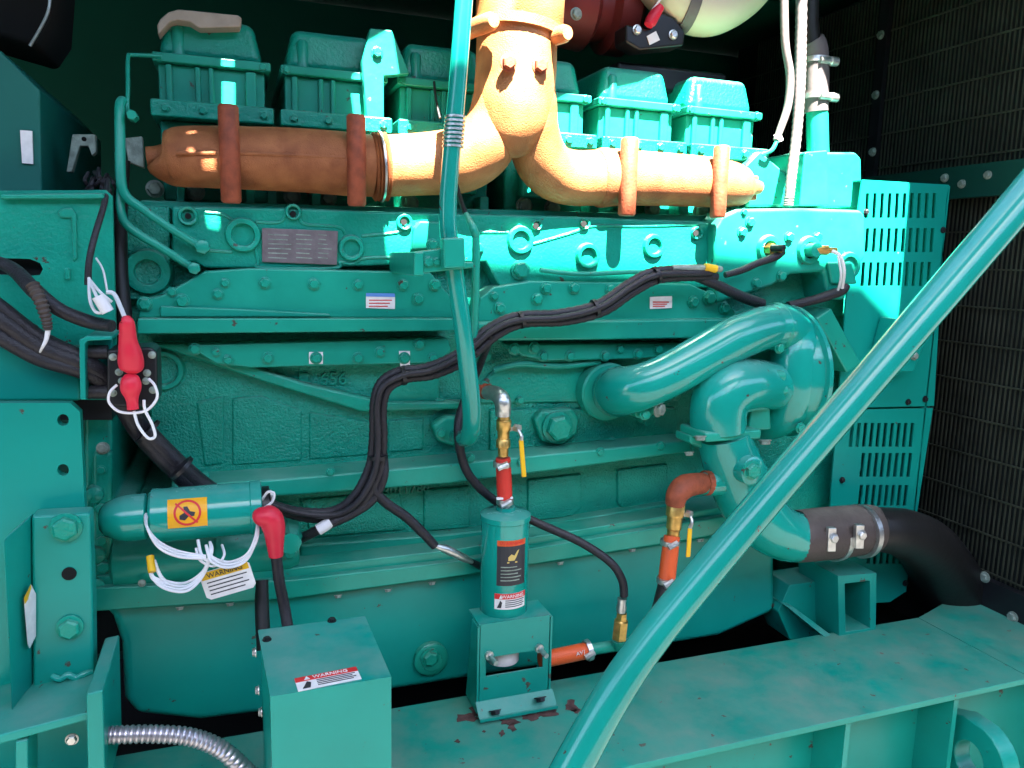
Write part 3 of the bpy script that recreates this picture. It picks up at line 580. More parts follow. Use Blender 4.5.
m = MB(); pxtube(m, [(132, 377, -.235, 7), (131, 382, -.24, 9.5), (131, 390, -.24, 9.5), (132, 399, -.24, 6), (133, 409, -.24, 5.5)], 6, 20); m.build('rubber_boot', m_red, C_)
m = MB()
pxtube(m, [(117, 385, -.235, 1.4), (110, 392, -.24, 1.4), (109, 402, -.24, 1.4), (118, 411, -.24, 1.4), (132, 413, -.24, 1.4), (147, 410, -.24, 1.4), (157, 398, -.24, 1.4), (155, 386, -.24, 1.4), (149, 379, -.23, 1.4)], 7, 8)
pxtube(m, [(134, 411, -.24, 1.5), (138, 425, -.24, 1.5), (148, 438, -.24, 1.5), (155, 436, -.24, 1.5), (152, 424, -.24, 1.5), (145, 410, -.24, 1.5), (144, 400, -.24, 1.5)], 7, 8)
m.each('white_lead', m_white, C_)
m = MB(); pxtube(m, [(89, 278, -.17, 1.5), (90, 300, -.2, 1.6), (96, 312, -.22, 1.6), (104, 310, -.22, 1.6), (96, 295, -.2, 1.6), (90, 280, -.17, 1.6)], 7, 8); pxtube(m, [(106, 292, -.2, 2.2), (114, 294, -.2, 2.2), (120, 306, -.22, 2.2), (125, 318, -.25, 2.2)], 7, 8); pxtube(m, [(90, 280, -.17, 1.5), (100, 292, -.2, 1.5), (112, 302, -.2, 1.5)], 7, 8); pxtube(m, [(96, 258, -.12, 1), (103, 270, -.13, 1), (107, 290, -.15, 1)], 5, 8)
wl = m.build('white_lead', m_white, None, label='loose white leads with a crimp sleeve just above the upper red boot', cat='wire')
m = MB(); m.tube([P(98, 296, -.225), P(108, 312, -.225)], [.009, .009], 12); m.build('crimp_sleeve', m_white, wl)

# ================================================================== STARTER SOLENOID
S_ = thing('starter_solenoid', 'teal cylindrical solenoid lying horizontally with an orange warning square', 'solenoid', P(185, 545, -.12))
sa, sb = P(150, 516, -.14), P(262, 512, -.14); sb.z = sa.z; ax = (sb - sa).normalized(); sr = rp(sa, 27)
L_ = (sb - sa).length
body = MB().lathe(sa, ax, [(-.0, sr * .9), (.004, sr), (.03, sr), (L_ - .02, sr), (L_ - .018, sr * 1.04), (L_ - .002, sr * 1.04), (L_, sr * .95)], 40).build('body', m_gloss, S_)
MB().lathe(sa, ax, [(-.076, sr * .12), (-.074, sr * .4), (-.066, sr * .62), (-.05, sr * .78), (-.035, sr * .86), (-.006, sr * .86), (-.002, sr * .75)], 36).build('end_cap', m_gloss, S_)
MB().lathe(sb, ax, [(.0005, sr * .8), (.012, sr * .8), (.014, sr * .7)], 30).build('terminal_cap', m_blk, S_)
def sl(u, v, h): return sa + ax * (u + L_ * .34) + V3((0, -math.cos(v / sr) * (sr + h), math.sin(v / sr) * (sr + h)))
def sl2(off): return lambda u, v, h: sl(u, v + off, h)
g = sl2(sr * .32); q_ = .030
m = MB()
for k in range(8): put_rect(m, g, -q_, q_, -q_ * .8 + k * q_ * .2, -q_ * .8 + (k + 1) * q_ * .2, .0008)
lab = m.build('warning_square', m_lab_or, body)
m = MB()
cN = 28
for k in range(cN):
    a0, a1 = 2 * math.pi * k / cN, 2 * math.pi * (k + 1) / cN
    ro, ri_ = .021, .0175
    pts = [(ro * math.cos(a0), ro * math.sin(a0)), (ro * math.cos(a1), ro * math.sin(a1)), (ri_ * math.cos(a1), ri_ * math.sin(a1)), (ri_ * math.cos(a0), ri_ * math.sin(a0))]
    put_poly(m, lambda u, v, h: g(u, v, h + .0009), pts, .0006)
for k in range(6): put_poly(m, lambda u, v, h: g(u, v, h + .0009), [(-.017 + k * .0055, .017 - k * .0055), (-.0115 + k * .0055, .0115 - k * .0055), (-.0135 + k * .0055, .0095 - k * .0055), (-.019 + k * .0055, .015 - k * .0055)], .0006)
m.build('prohibition_ring', m_lred, lab)
m = MB(); put_poly(m, lambda u, v, h: g(u, v, h + .0008), [(-.012, -.010), (-.004, -.012), (.002, -.006), (.010, -.006), (.012, .0), (.004, .002), (.0, .010), (-.006, .010), (-.005, .0), (-.012, -.004)], .0005); m.build('foot_symbol', m_ink, lab)
bolt(S_, 0, 0, 0, 5, 'steel', rot=(0, 0, math.pi / 2), at=sb + ax * .014 + V3((0, -.02, .025)))
bolt(S_, 0, 0, 0, 5, 'steel', rot=(0, 0, math.pi / 2), at=sb + ax * .014 + V3((0, -.03, -.0)))
# red boot with cable
R_ = thing('battery_terminal', 'red rubber boot over a terminal at the solenoid end, black cable below', 'terminal', P(270, 560, -.2))
m = MB(); pxtube(m, [(258, 514, -.19, 6), (262, 516, -.2, 10), (270, 518, -.2, 12), (274, 528, -.2, 11), (275, 540, -.2, 9), (276, 556, -.2, 7)], 6, 20); m.build('rubber_boot', m_red, R_)
m = MB(); pxtube(m, [(276, 552, -.2, 5.5), (279, 580, -.2, 5.5), (284, 605, -.2, 5.5), (290, 640, -.22, 5.5)], 6, 14); m.build('cable', m_black, R_)
m = MB(); pxtube(m, [(262, 580, -.1, 6), (262, 610, -.12, 7), (264, 650, -.15, 7)], 6, 14); m.build('black_hose', m_rubber, None, label='short black hose dropping behind the grey junction box edge, left of the red boot cable', cat='hose')
m = MB(); m.lathe(P(289, 537, -.08), (0, -1, 0), [(-.1, .025), (0, .025), (.02, .02), (.035, .02), (.037, .012)], 8); m.build('stop_bolt', m_teal, None, label='teal hex fitting right beside the solenoid red boot', cat='fitting')
SM = thing('starter_motor', 'teal starter motor body partly hidden under the solenoid', 'starter motor', P(180, 600, -.02))
a = P(110, 562, -.0); b = P(298, 550, -.0); b.z = a.z
MB().lathe(a, (1, 0, 0), [(0, .03), (.01, .05), ((b - a).length * .95, .05), ((b - a).length, .04)], 32).build('body', m_teal, SM)
MB().lathe(a, (1, 0, 0), [((b - a).length * .55, .053), ((b - a).length * .58, .053)], 32).build('band', m_teal, SM)
bolt(SM, 290, 552, -.05, 6); bolt(SM, 142, 583, -.06, 3, 'dome')
# looped white leads
m = MB()
def wl_(pts, r=1.35): pxtube(m, [(a, b, y, r) for a, b, y in pts], 8, 8)
for d in (0, 2.8, 5.5, 8):
    e_ = random.uniform(-1.5, 1.5); t_ = -.002 * d
    if d < 6:
        wl_([(146 + e_, 514, -.17), (147, 527, -.2 + t_), (158, 541 + d, -.21 + t_), (178, 551 + d, -.21 + t_), (206, 556 + d * .5, -.21)])
        wl_([(206, 545, -.2), (212 + e_, 556 + d, -.21 + t_), (228, 562 + d, -.21 + t_), (246, 555 + d, -.21), (256 + e_, 538 + d * .5, -.2), (258, 520, -.18)])
    wl_([(150, 560, -.2), (152 + e_, 575 + d * .4, -.21), (166, 581 + d, -.21 + t_), (186 + e_, 583 + d, -.21 + t_), (203, 571 + d * .6, -.21), (211 + e_, 552, -.21), (210, 542, -.19)])
wl_([(262, 500, -.17), (268, 492, -.18), (274, 494, -.18), (272, 502, -.18), (264, 508, -.18)]); wl_([(222, 545, -.18), (224, 556, -.21), (214, 566, -.21), (200, 560, -.21), (196, 548, -.2)])
wl_([(154, 560, -.2), (160, 575, -.21), (168, 584, -.21)], 1.8); wl_([(198, 540, -.19), (202, 556, -.21), (212, 562, -.21), (224, 561, -.21)], 1.6)
ww = m.build('white_wire_loops', m_white, None, label='looped white leads hanging in bunches under the solenoid', cat='wire')
m = MB(); m.tube([P(150, 556, -.2), P(152, 572, -.215)], .006, 10); m.build('yellow_sleeve', m_yel, ww)
# hanging tag
hc = P(228, 580, -.2); f_ = flat(hc, (1, -.15, .26), (-.26, .0, 1))
tagw, tagh = rp(hc, 49), rp(hc, 30)
c_ = .006
m = MB(); put_poly(m, f_, [(-tagw / 2 + c_, -tagh / 2), (tagw / 2 - c_, -tagh / 2), (tagw / 2, -tagh / 2 + c_), (tagw / 2, tagh / 2 - c_), (tagw / 2 - c_, tagh / 2), (-tagw / 2 + c_, tagh / 2), (-tagw / 2, tagh / 2 - c_), (-tagw / 2, -tagh / 2 + c_)], .0012)
tg = m.build('hang_tag', m_paper, None, label='white paper tag with a yellow header hanging below the solenoid', cat='tag')
m = MB(); put_rect(m, lambda u, v, h: f_(u, v, h + .0014), -tagw * .47, tagw * .47, tagh * .22, tagh * .48, .0004, 1, 0); m.build('tag_header', m_yel, tg)
m = MB(); put_text(m, 'WARNING', tagh * .24, lambda u, v, h: f_(u, v, h + .002), 0, tagh * .34); m.build('lettering', m_ink, tg)
m = MB()
for k in range(4): put_rect(m, lambda u, v, h: f_(u, v, h + .0014), -tagw * .4, tagw * (.4 - .1 * (k % 2)), tagh * (.08 - k * .14), tagh * (.12 - k * .14), .0003, 1, 0)
m.build('small_print', m_ink, tg)

# ================================================================== WIRING HARNESS
W_ = thing('wiring_harness', 'long black corrugated wiring harness snaking across the side of the engine', 'cable', P(378, 500, -.1))
main_h = [(272, 505, -.07), (300, 514, -.08), (335, 515, -.09), (358, 500, -.1), (374, 470, -.1), (378, 440, -.1), (378, 405, -.1), (385, 385, -.1), (405, 374, -.1), (430, 370, -.1), (462, 356, -.1), (492, 332, -.1), (520, 320, -.1), (560, 317, -.1), (600, 307, -.1), (630, 288, -.1), (655, 276, -.1), (690, 273, -.09), (712, 272, -.08)]
for k, (dx, dy, dd, r) in enumerate(((-4, -3, 0, 4.6), (4, 4, .0, 4.6), (0, 0, -.015, 3.4))):
    q = cm([(a + dx * (1 if i > 3 else 1), b + dy, y + dd, r) for i, (a, b, y) in enumerate(main_h)], 10)
    q = [(a + math.sin(i * .11 + k * 2) * .9, b + math.cos(i * .13 + k) * .9, y, r_ * (1.05 if i % 2 else .95)) for i, (a, b, y, r_) in enumerate(q)]
    m = MB(); pxtube(m, q, 1, 12); m.build('cable', m_black, W_)
m = MB(); pxtube(m, [(376, 462, -.1, 4.5), (372, 485, -.1, 5), (385, 502, -.1, 5), (405, 516, -.1, 5), (422, 532, -.1, 5), (435, 546, -.1, 4.5)], 8, 12); m.build('cable', m_black, W_)
m = MB(); pxtube(m, [(383, 450, -.09, 4), (384, 475, -.1, 4.5), (374, 498, -.1, 4.5), (355, 512, -.1, 5), (330, 524, -.1, 5), (312, 533, -.09, 5), (298, 540, -.06, 5)], 8, 12); m.build('cable', m_black, W_)
m = MB(); m.tube([P(318, 530, -.1), P(331, 522, -.1)], rp(P(320, 526, -.1), 5.8), 14); m.build('white_band', m_white, W_)
m = MB(); m.tube([P(433, 545, -.1), P(446, 549, -.1), P(466, 559, -.09), P(472, 562, -.08)], [.004, .009, .008, .004], 12); m.build('connector', m_steel, W_)
m = MB(); pxtube(m, [(470, 561, -.08, 3), (480, 566, -.05, 3.5), (486, 568, -.0, 3.5)], 4, 10); m.build('cable', m_black, W_)
m = MB(); pxtube(m, [(492, 334, -.11, 3.5), (486, 350, -.08, 3.5), (477, 372, -.03, 4), (463, 405, -.03, 4.3), (458, 430, -.05, 4.5), (464, 465, -.05, 4.5), (480, 488, -.05, 4.5), (505, 507, -.05, 4.2), (540, 524, -.08, 4.2), (580, 542, -.12, 4.2), (610, 562, -.15, 4.2), (622, 580, -.16, 4.2), (624, 596, -.16, 4.2)], 8, 12)
hc_ = thing('heater_cable', 'black cable looping behind the coolant heater down to a brass fitting', 'cable', P(620, 640, -.16)); m.build('cable', m_black, hc_)
m = MB(); q = P(624, 596, -.16); m.lathe(P(621, 612, -.16), (.03, 0, 1), [(0, .010), (.01, .011), (.02, .009), (.03, .010)], 14); m.build('steel_collar', m_steel, hc_)
q = P(619, 640, -.16); t_ = P(622, 613, -.16) - q; m = MB(); m.lathe(q, t_, [(0, .012), (.003, .016), (t_.length * .7, .016), (t_.length * .75, .012), (t_.length, .011)], 6); m.build('brass_fitting', m_brass, hc_)
m = MB()
for (px, py, d, r) in ((378, 457, (0, 0, 1), 9.5), (403, 376, (1, 0, .15), 9.5), (521, 320, (1, 0, .3), 9), (595, 308, (1, 0, .3), 9), (656, 275, (1, 0, .4), 9), (470, 350, (1, 0, .8), 9)):
    m.lathe(P(px, py, -.103), d, [(-.0035, rp(P(px, py, -.1), r)), (.0035, rp(P(px, py, -.1), r))], 18)
m.each('cable_tie', m_blk, W_)
m = MB(); pxtube(m, [(672, 268, -.1, 3), (690, 268, -.1, 3.6), (718, 269, -.09, 3.4), (722, 269, -.09, 2)], 3, 10); m.build('connector', m_dull, W_)
m = MB(); pxtube(m, [(705, 267, -.1, 4), (716, 269, -.1, 4)], 1, 10); m.build('yellow_end', m_yel, W_)
m = MB(); pxtube(m, [(725, 275, -.07, 3), (742, 270, -.07, 3.6), (758, 263, -.07, 3.6), (775, 257, -.07, 4), (782, 252, -.06, 4)], 6, 12); m.build('cable', m_black, W_)
m = MB(); pxtube(m, [(695, 276, -.08, 5), (715, 284, -.08, 5.2), (740, 296, -.07, 5.4), (762, 304, -.06, 5.4)], 6, 14); m.build('cable', m_black, W_)
m = MB(); pxtube(m, [(788, 306, -.03, 4.5), (810, 301, -.03, 4.5), (830, 295, -.04, 5), (843, 290, -.05, 4.5), (846, 285, -.05, 4)], 6, 14); m.build('cable', m_black, W_)
N_ = thing('temperature_sensor', 'brass sensor with black plug screwed into the thermostat housing, nearer the manifold', 'sensor', P(768, 255, -.05))
m = MB(); m.lathe(P(768, 249, -.03), (0, -1, 0), [(0, .013), (.02, .013), (.022, .009), (.045, .009)], 6); m.build('brass_body', m_brass, N_); MB().lathe(P(776, 248, -.07), (.3, -1, 0), [(-.01, .008), (.02, .008), (.022, .005)], 12).build('plug', m_blk, N_)
N2 = thing('coolant_sensor', 'brass sensor with a white lead at the right of the thermostat housing', 'sensor', P(812, 255, -.05))
m = MB(); m.lathe(P(808, 250, -.03), (0, -1, 0), [(0, .016), (.03, .016)], 16); m.build('teal_adapter', m_teal, N2)
m = MB(); m.lathe(P(815, 250, -.05), (1, -.3, 0), [(0, .011), (.03, .011), (.032, .007), (.05, .007)], 6); m.build('brass_body', m_brass, N2)
m = MB(); pxtube(m, [(832, 251, -.07, 2), (840, 256, -.08, 1.8), (844, 270, -.08, 1.8), (842, 288, -.06, 1.8)], 6, 8); pxtube(m, [(838, 256, -.08, 1.2), (841, 275, -.08, 1.2), (838, 290, -.06, 1.2)], 6, 8); m.each('white_lead', m_white, N2)

# ================================================================== VERTICAL COOLANT PIPE
V_ = thing('coolant_pipe', 'upright teal pipe with spring wrap passing in front of the engine covers', 'pipe', P(470, 440, -.1))
m = MB(); pxtube(m, [(468, -40, -.2, 9), (464, 0, -.2, 9), (458, 80, -.2, 9), (451, 160, -.2, 9), (448, 205, -.2, 9), (449, 235, -.2, 9), (455, 275, -.19, 9), (463, 330, -.18, 9), (470, 390, -.16, 9.5), (472, 420, -.14, 9.5), (470, 434, -.11, 9.5), (465, 438, -.06, 9.5), (460, 436, .0, 9.5), (456, 434, .03, 9.5)], 8, 22); m.build('pipe', m_gloss, V_)
m = MB()
for k in range(8): y_ = 116 + k * 4.2; p = P(455.3 - k * .35, y_, -.2); m.tube([p, p + V3((0, 0, -.0035))], rp(p, 10.8), 20)
m.build('spring_wrap', m_steel, V_)
MB().poly([(443, 238), (465, 237), (466, 268), (444, 269)], -.24, -.215).build('pipe_clamp', m_teal, V_, bev=.004)
m = MB().poly([(414, 252), (444, 248), (444, 262), (474, 262), (474, 268), (416, 274)], -.215, -.19); m.poly([(414, 252), (424, 252), (424, 276), (414, 276)], -.22, .0); m.each('clamp_bracket', m_teal, V_, bev=.003)
for q in ((432, 245, -.03, 5), (428, 262, -.215, 5), (436, 262, -.215, 4), (428, 230, -.005, 6)): bolt(V_, q[0], q[1], q[2], q[3])
MB().poly([(414, 228), (420, 221), (444, 222), (444, 248), (412, 250)], -.02, 0).build('clamp_foot', m_teal, V_, bev=.004)
m = MB(); pxtube(m, [(476, 232, -.12, 4), (476, 262, -.12, 4), (475, 300, -.11, 4), (474, 338, -.1, 4)], 5, 12); pxtube(m, [(466, 214, -.08, 2.5), (472, 226, -.12, 4), (476, 236, -.12, 4.5)], 4, 12); m.build('drain_tube', m_teal, None, label='thin teal tube parallel to the upright coolant pipe, just right of it', cat='pipe')
m = MB(); pxtube(m, [(440, 118, .0, 1.3), (436, 100, .02, 1.3), (434, 82, .05, 1.3)], 5, 8); pxtube(m, [(455, 180, -.1, 2.5), (462, 205, -.08, 2.5), (467, 216, -.08, 2.5)], 5, 8); m.build('wire', m_rubber, None, label='thin dark wire beside the upright pipe just under the manifold', cat='wire')

# ================================================================== WATER PUMP and pipes
U_ = thing('water_pump', 'teal water pump with a big diagonal outlet pipe and an inlet elbow', 'pump', P(750, 440, -.05))
m = MB(); pxtube(m, [(612, 392, .06, 24), (616, 392, 0, 25), (622, 391, -.06, 25), (638, 388, -.105, 23.5), (665, 377, -.12, 22.5), (713, 351, -.12, 22.5), (740, 337, -.12, 22.5), (765, 328, -.11, 22), (782, 327, -.09, 22)], 8, 32); m.build('outlet_pipe', m_gloss, U_)
p = P(606, 391, .02); m = MB().lathe(p, (0, -1, 0), [(-.02, rp(p, 29)), (.012, rp(p, 29)), (.016, rp(p, 27))], 32); m.build('outlet_flange', m_teal, U_)
m = MB(); m.poly([(634, 404), (650, 400), (656, 412), (648, 420), (636, 418)], -.1, -.04); m.build('flange_ear', m_teal, U_, bev=.004)
bolt(U_, 658, 409, -.12, 6.5, 'dull', rot=(0, 0, .5)); bolt(U_, 645, 414, -.11, 5, 'teal')
vc = P(778, 371, -.03); vr = rp(vc, 64)
m = MB().lathe(vc, (1, 0, .03), [(-.075, vr * .30), (-.07, vr * .52), (-.05, vr * .62), (-.035, vr * .80), (-.01, vr * .93), (.012, vr * .95), (.014, vr * 1.03), (.024, vr * 1.03), (.026, vr * .9), (.036, vr * .5)], 48); vol = m.build('volute', m_gloss, U_)
m = MB(); pxtube(m, [(764, 330, -.11, 21), (778, 327, -.10, 24), (790, 336, -.08, 25), (794, 352, -.10, 25), (794, 378, -.11, 24), (790, 400, -.10, 23), (780, 416, -.08, 20), (766, 424, -.05, 16), (754, 424, -.02, 10)], 8, 28); m.build('scroll', m_gloss, U_)
m = MB().tube([P(786, 322, -.10), P(788, 322, -.10)], rp(P(787, 322, -.1), 31), 30) if False else MB().lathe(P(776, 327, -.10), (1, 0, .1), [(-.006, rp(P(774, 323, -.11), 24.5)), (.006, rp(P(774, 323, -.11), 24.5))], 32); m.build('pipe_flange', m_teal, U_)
m = MB(); pxtube(m, [(772, 386, -.10, 24), (752, 385, -.13, 26), (734, 388, -.14, 28), (722, 397, -.14, 29), (718, 411, -.14, 28.5), (718, 430, -.14, 27.5)], 8, 32); m.build('inlet_elbow', m_gloss, U_)
m = MB(); m.obox(P(720, 431, -.14), V3((.068, 0, 0)), V3((0, .05, 0)), V3((0, 0, .010))); m.obox(P(702, 444, -.11), V3((.05, 0, -.02)), V3((0, .03, 0)), V3((0, 0, .009))); fl = m.build('elbow_flange', m_teal, U_, bev=.005)
for q in ((700, 436, -.195, 5), (765, 440, -.18, 5), (689, 452, -.14, 4)): bolt(fl, q[0], q[1], q[2], q[3], 'dull', rot=(math.radians(80), 0, 0))
for (a, b) in ((770, 376), (772, 390)): MB().tube([P(a - 6, b, -.155), P(a + 12, b, -.155)], rp(P(a, b, -.15), 6), 14).each('bolt_boss', m_teal, vol)
for q in ((779, 348), (776, 335), (812, 352), (814, 394), (800, 428)): bolt(vol, q[0], q[1], -.14, 4.5)
m = MB(); pxtube(m, [(724, 434, -.14, 27), (728, 452, -.14, 28), (738, 478, -.14, 30), (751, 504, -.15, 30), (768, 525, -.16, 28), (786, 535, -.16, 26), (802, 537, -.16, 24.5)], 8, 32); m.build('inlet_pipe', m_gloss, U_)
pb = P(750, 470, -.205); m = MB().lathe(pb, (.1, -1, 0), [(-.03, rp(pb, 15)), (.01, rp(pb, 15)), (.014, rp(pb, 12))], 26); m.each('boss', m_gloss, U_); bolt(U_, 751, 470, -.218, 8)
m = MB(); pxtube(m, [(700, 484, -.15, 11), (716, 483, -.15, 13), (728, 483, -.14, 13)], 3, 18); m.build('side_port', m_gloss, U_)
MB().poly([(752, 398), (770, 398), (772, 430), (748, 432)], -.13, -.08).build('web', m_teal, U_, bev=.006)
J_ = thing('radiator_hose', 'wide black radiator hose with clamped rubber coupling, at the lower right', 'hose', P(900, 620, -.12))
m = MB(); pxtube(m, [(796, 536, -.16, 25), (800, 536, -.16, 26), (830, 533, -.15, 26), (866, 529, -.14, 24.5), (870, 529, -.14, 23)], 4, 30); cp = m.build('coupling', m_coup, J_)
for a, b in ((833, 534), (861, 531)):
    p = P(a, b, -.148); d = P(a + 10, b - 1, -.148) - p; c = MB().lathe(p, d, [(-.007, rp(p, 27)), (.007, rp(p, 26.5))], 32).build('hose_clamp', m_steel, J_)
    bolt(c, 0, 0, 0, 4.5, 'steel', at=P(a, b + 4, -.218)); MB().poly([(a - 4, b - 6), (a + 4, b - 6), (a + 3, b + 18), (a - 5, b + 18)], -.219, -.208).build('clamp_screw', m_steel, c, bev=.002)
m = MB(); pxtube(m, [(866, 529, -.14, 22), (885, 530, -.14, 22.5), (905, 534, -.11, 25), (927, 548, -.06, 29), (946, 578, -.01, 32), (966, 620, .02, 34), (1000, 700, .05, 36)], 8, 30); m.build('hose', m_rubber, J_)

# ================================================================== COOLANT HEATER
Q_ = thing('coolant_heater', 'upright teal coolant heater can with black and red labels on a folded bracket', 'heater', P(515, 705, -.22))
ht = P(505.5, 516, -.12); hb = P(506, 606, -.12); hr = rp(P(506, 560, -.12), 24)
can = MB().lathe((ht.x, -.12, hb.z - .03), (0, 0, 1), [(0, hr * .95), (.004, hr), (ht.z - hb.z + .024, hr), (ht.z - hb.z + .026, hr * 1.05), (ht.z - hb.z + .036, hr * 1.05), (ht.z - hb.z + .040, hr * .9), (ht.z - hb.z + .043, hr * .4), (ht.z - hb.z + .05, hr * .38)], 40).build('can', m_gloss, Q_)
cc = V3((ht.x, -.12, 0))
zc = P(506, 563, -.15).z
f2 = lambda u, v, h: wrap_v((cc.x, -.12, zc), hr)(u - .001, v, h)
lw, lh = .060, .080
m = MB(); put_rect(m, f2, -lw / 2, lw / 2, -lh / 2, lh / 2, .0006, 8); lb_ = m.build('black_label', m_ink, can)
m = MB(); put_rect(m, f2, -lw / 2, lw / 2, lh / 2, lh / 2 + .011, .0007, 8); m.build('label_header', m_orange, lb_)
m = MB(); put_text(m, 'WARNING', .010, lambda u, v, h: f2(u, v, h + .0009), 0, lh / 2 + .0055); 
m.build('lettering', m_lred, lb_)
m = MB(); g2 = lambda u, v, h: f2(u, v, h + .0008)
put_poly(m, g2, [(-.010, .006), (.010, .006), (.010, .009), (-.010, .009)], .0004)
put_poly(m, g2, [(-.008, .011), (.004, .011), (.008, .018), (.014, .032), (.010, .030), (.004, .021), (-.002, .024), (-.008, .018)], .0004); m.build('gold_emblem', m_gold, lb_)
m = MB()
for k, (a, b) in enumerate(((-.022, .010), (-.022, .020), (-.022, .012), (-.022, .019), (-.022, .016))): put_rect(m, g2, a, b, -.003 - k * .0068, -.001 - k * .0068, .0004, 4, 0)
m.build('small_print', m_dull, lb_)
zw = P(506, 598, -.15).z
fw = lambda u, v, h: wrap_v((cc.x, -.12, zw), hr)(u - .001, v, h)
warning_label(can, fw, .066, .032, 'WARNING', 8)
# bracket
zt = P(480, 625, -.17).z
bl, br = P(480, 626, -.173).x, P(549, 618, -.173).x
ztop = (P(480, 626, -.173).z + P(549, 616, -.173).z) / 2
zb = .527
MB().box(bl - .003, br + .003, -.175, -.105, ztop, ztop + .004).build('bracket_top', m_sheet, Q_, bev=.001)
m = MB()
zw0, zw1 = ztop - .105, ztop - .066
xo, xi = bl + .012, br - .012
m.box(bl, br, -.177, -.1733, zw1, ztop + .004); m.box(bl, xo, -.177, -.1733, zw0, zw1 - .0001); m.box(xi, br, -.177, -.1733, zw0, zw1 - .0001); m.box(bl, br, -.177, -.1733, zb, zw0 - .0001)
brf = m.each('bracket_face', m_sheet, Q_)
m = MB()
for xx in (bl - .006, br + .002):
    m.prism([(xx, -.178, zb), (xx, -.105, zb), (xx, -.14, ztop), (xx, -.178, ztop)], (.004, 0, 0)); 
m.each('bracket_side', m_sheet, Q_)
m = MB(); m.prism([(bl - .008, -.205, zb), (br + .01, -.205, zb), (br + .01, -.178, zb + .02), (bl - .008, -.178, zb + .02)], (0, 0, .004)); m.box(bl - .008, br + .01, -.210, -.2055, zb, zb + .006); m.build('bracket_base', m_sheet, Q_)
for q in ((489, 655), (539, 648)):
    m = MB().lathe(P(q[0], q[1], -.178), (0.15, -1, -.1), [(-.01, .009), (.004, .009), (.005, .005), (.03, .005)], 10); m.build('stud', m_steel, Q_)
bolt(Q_, 495, 710, -.2, 5, 'black', rot=(math.radians(60), 0, 0)); bolt(Q_, 540, 697, -.2, 5, 'black', rot=(math.radians(60), 0, 0))
MB().lathe((cc.x, -.12, zw0 + .0), (0, 0, 1), [(0, hr * .7), (.07, hr * .72)], 28).build('lower_neck', m_paper, Q_)
# upper valve train
K1 = thing('heater_outlet_line', 'steel elbow, brass valve and red hose rising from the coolant heater', 'hose', P(505, 510, -.12))
m = MB(); pxtube(m, [(470, 388, -.0, 5), (484, 391, -.03, 6)], 1, 14); pxtube(m, [(484, 391, -.05, 8), (489, 392, -.06, 8)], 1, 16); m.build('rusty_nipple', m_rust2, K1)
m = MB(); pxtube(m, [(487, 392, -.06, 7), (496, 394, -.09, 8), (502, 400, -.12, 8.5), (503, 410, -.12, 8), (503, 416, -.12, 7.5)], 6, 18); m.build('elbow', m_steel, K1)
p0 = P(503, 456, -.12); h_ = (P(503, 414, -.12) - p0).z; rb = rp(p0, 7)
m = MB().lathe(p0, (0, 0, 1), [(0, rb * .75), (h_ * .2, rb * .8), (h_ * .22, rb * 1.05), (h_ * .38, rb * 1.05), (h_ * .42, rb * .85), (h_ * .6, rb * .9), (h_ * .64, rb * 1.1), (h_ * .85, rb * 1.1), (h_ * .88, rb * .9), (h_, rb * .9)], 10); m.build('brass_valve', m_brass, K1)
def handle(parent, a, b, y, x1, y1, x2, y2):
    m = MB(); m.tube([P(a, b, y), P(a + 9, b - 2, y - .01)], .004, 10); m.lathe(P(a + 9, b - 2, y - .01), (.6, -1, 0), [(-.005, .008), (.006, .008)], 6); pxtube(m, [(a + 10, b - 1, y - .012, 1.6), ((a + x1) / 2 + 7, b + 6, y - .02, 1.8), (x1, y1, y - .02, 2)], 4, 8); m.build('valve_stem', m_steel, parent)
    q = (P(x2, y2, y - .02) - P(x1, y1, y - .02)); MB().obox((P(x1, y1, y - .02) + P(x2, y2, y - .02)) / 2, (.0048, 0, 0), (0, .0022, 0), q / 2).build('yellow_handle', m_yel, parent, bev=.0018)
handle(K1, 508, 430, -.12, 521, 440, 524, 477)
m = MB(); pxtube(m, [(503, 458, -.12, 7.5), (504, 480, -.12, 7.8), (505, 504, -.12, 7.5)], 4, 20); m.build('red_hose', m_redhose, K1)
def clamp(parent, px, py, y, r, d=(0, 0, 1), nm='hose_clamp'):
    p = P(px, py, y); m = MB().lathe(p, d, [(-.005, rp(p, r)), (.005, rp(p, r))], 22); m.lathe(p + V3((-.3, -1, 0)).normalized() * rp(p, r), (1, .0, .4), [(-.01, .006), (.012, .006)], 8); return m.build(nm, m_steel, parent)
clamp(K1, 502, 464, -.12, 9); clamp(K1, 505, 501, -.12, 8.8)
m = MB(); pxtube(m, [(505, 498, -.12, 5.5), (505, 508, -.12, 5.5), (506, 522, -.12, 8)], 3, 16); m.build('spout', m_steel, K1)
MB().poly([(497, 498), (513, 497), (513, 499), (497, 500)], -.133, -.128).build('white_tie', m_white, K1)
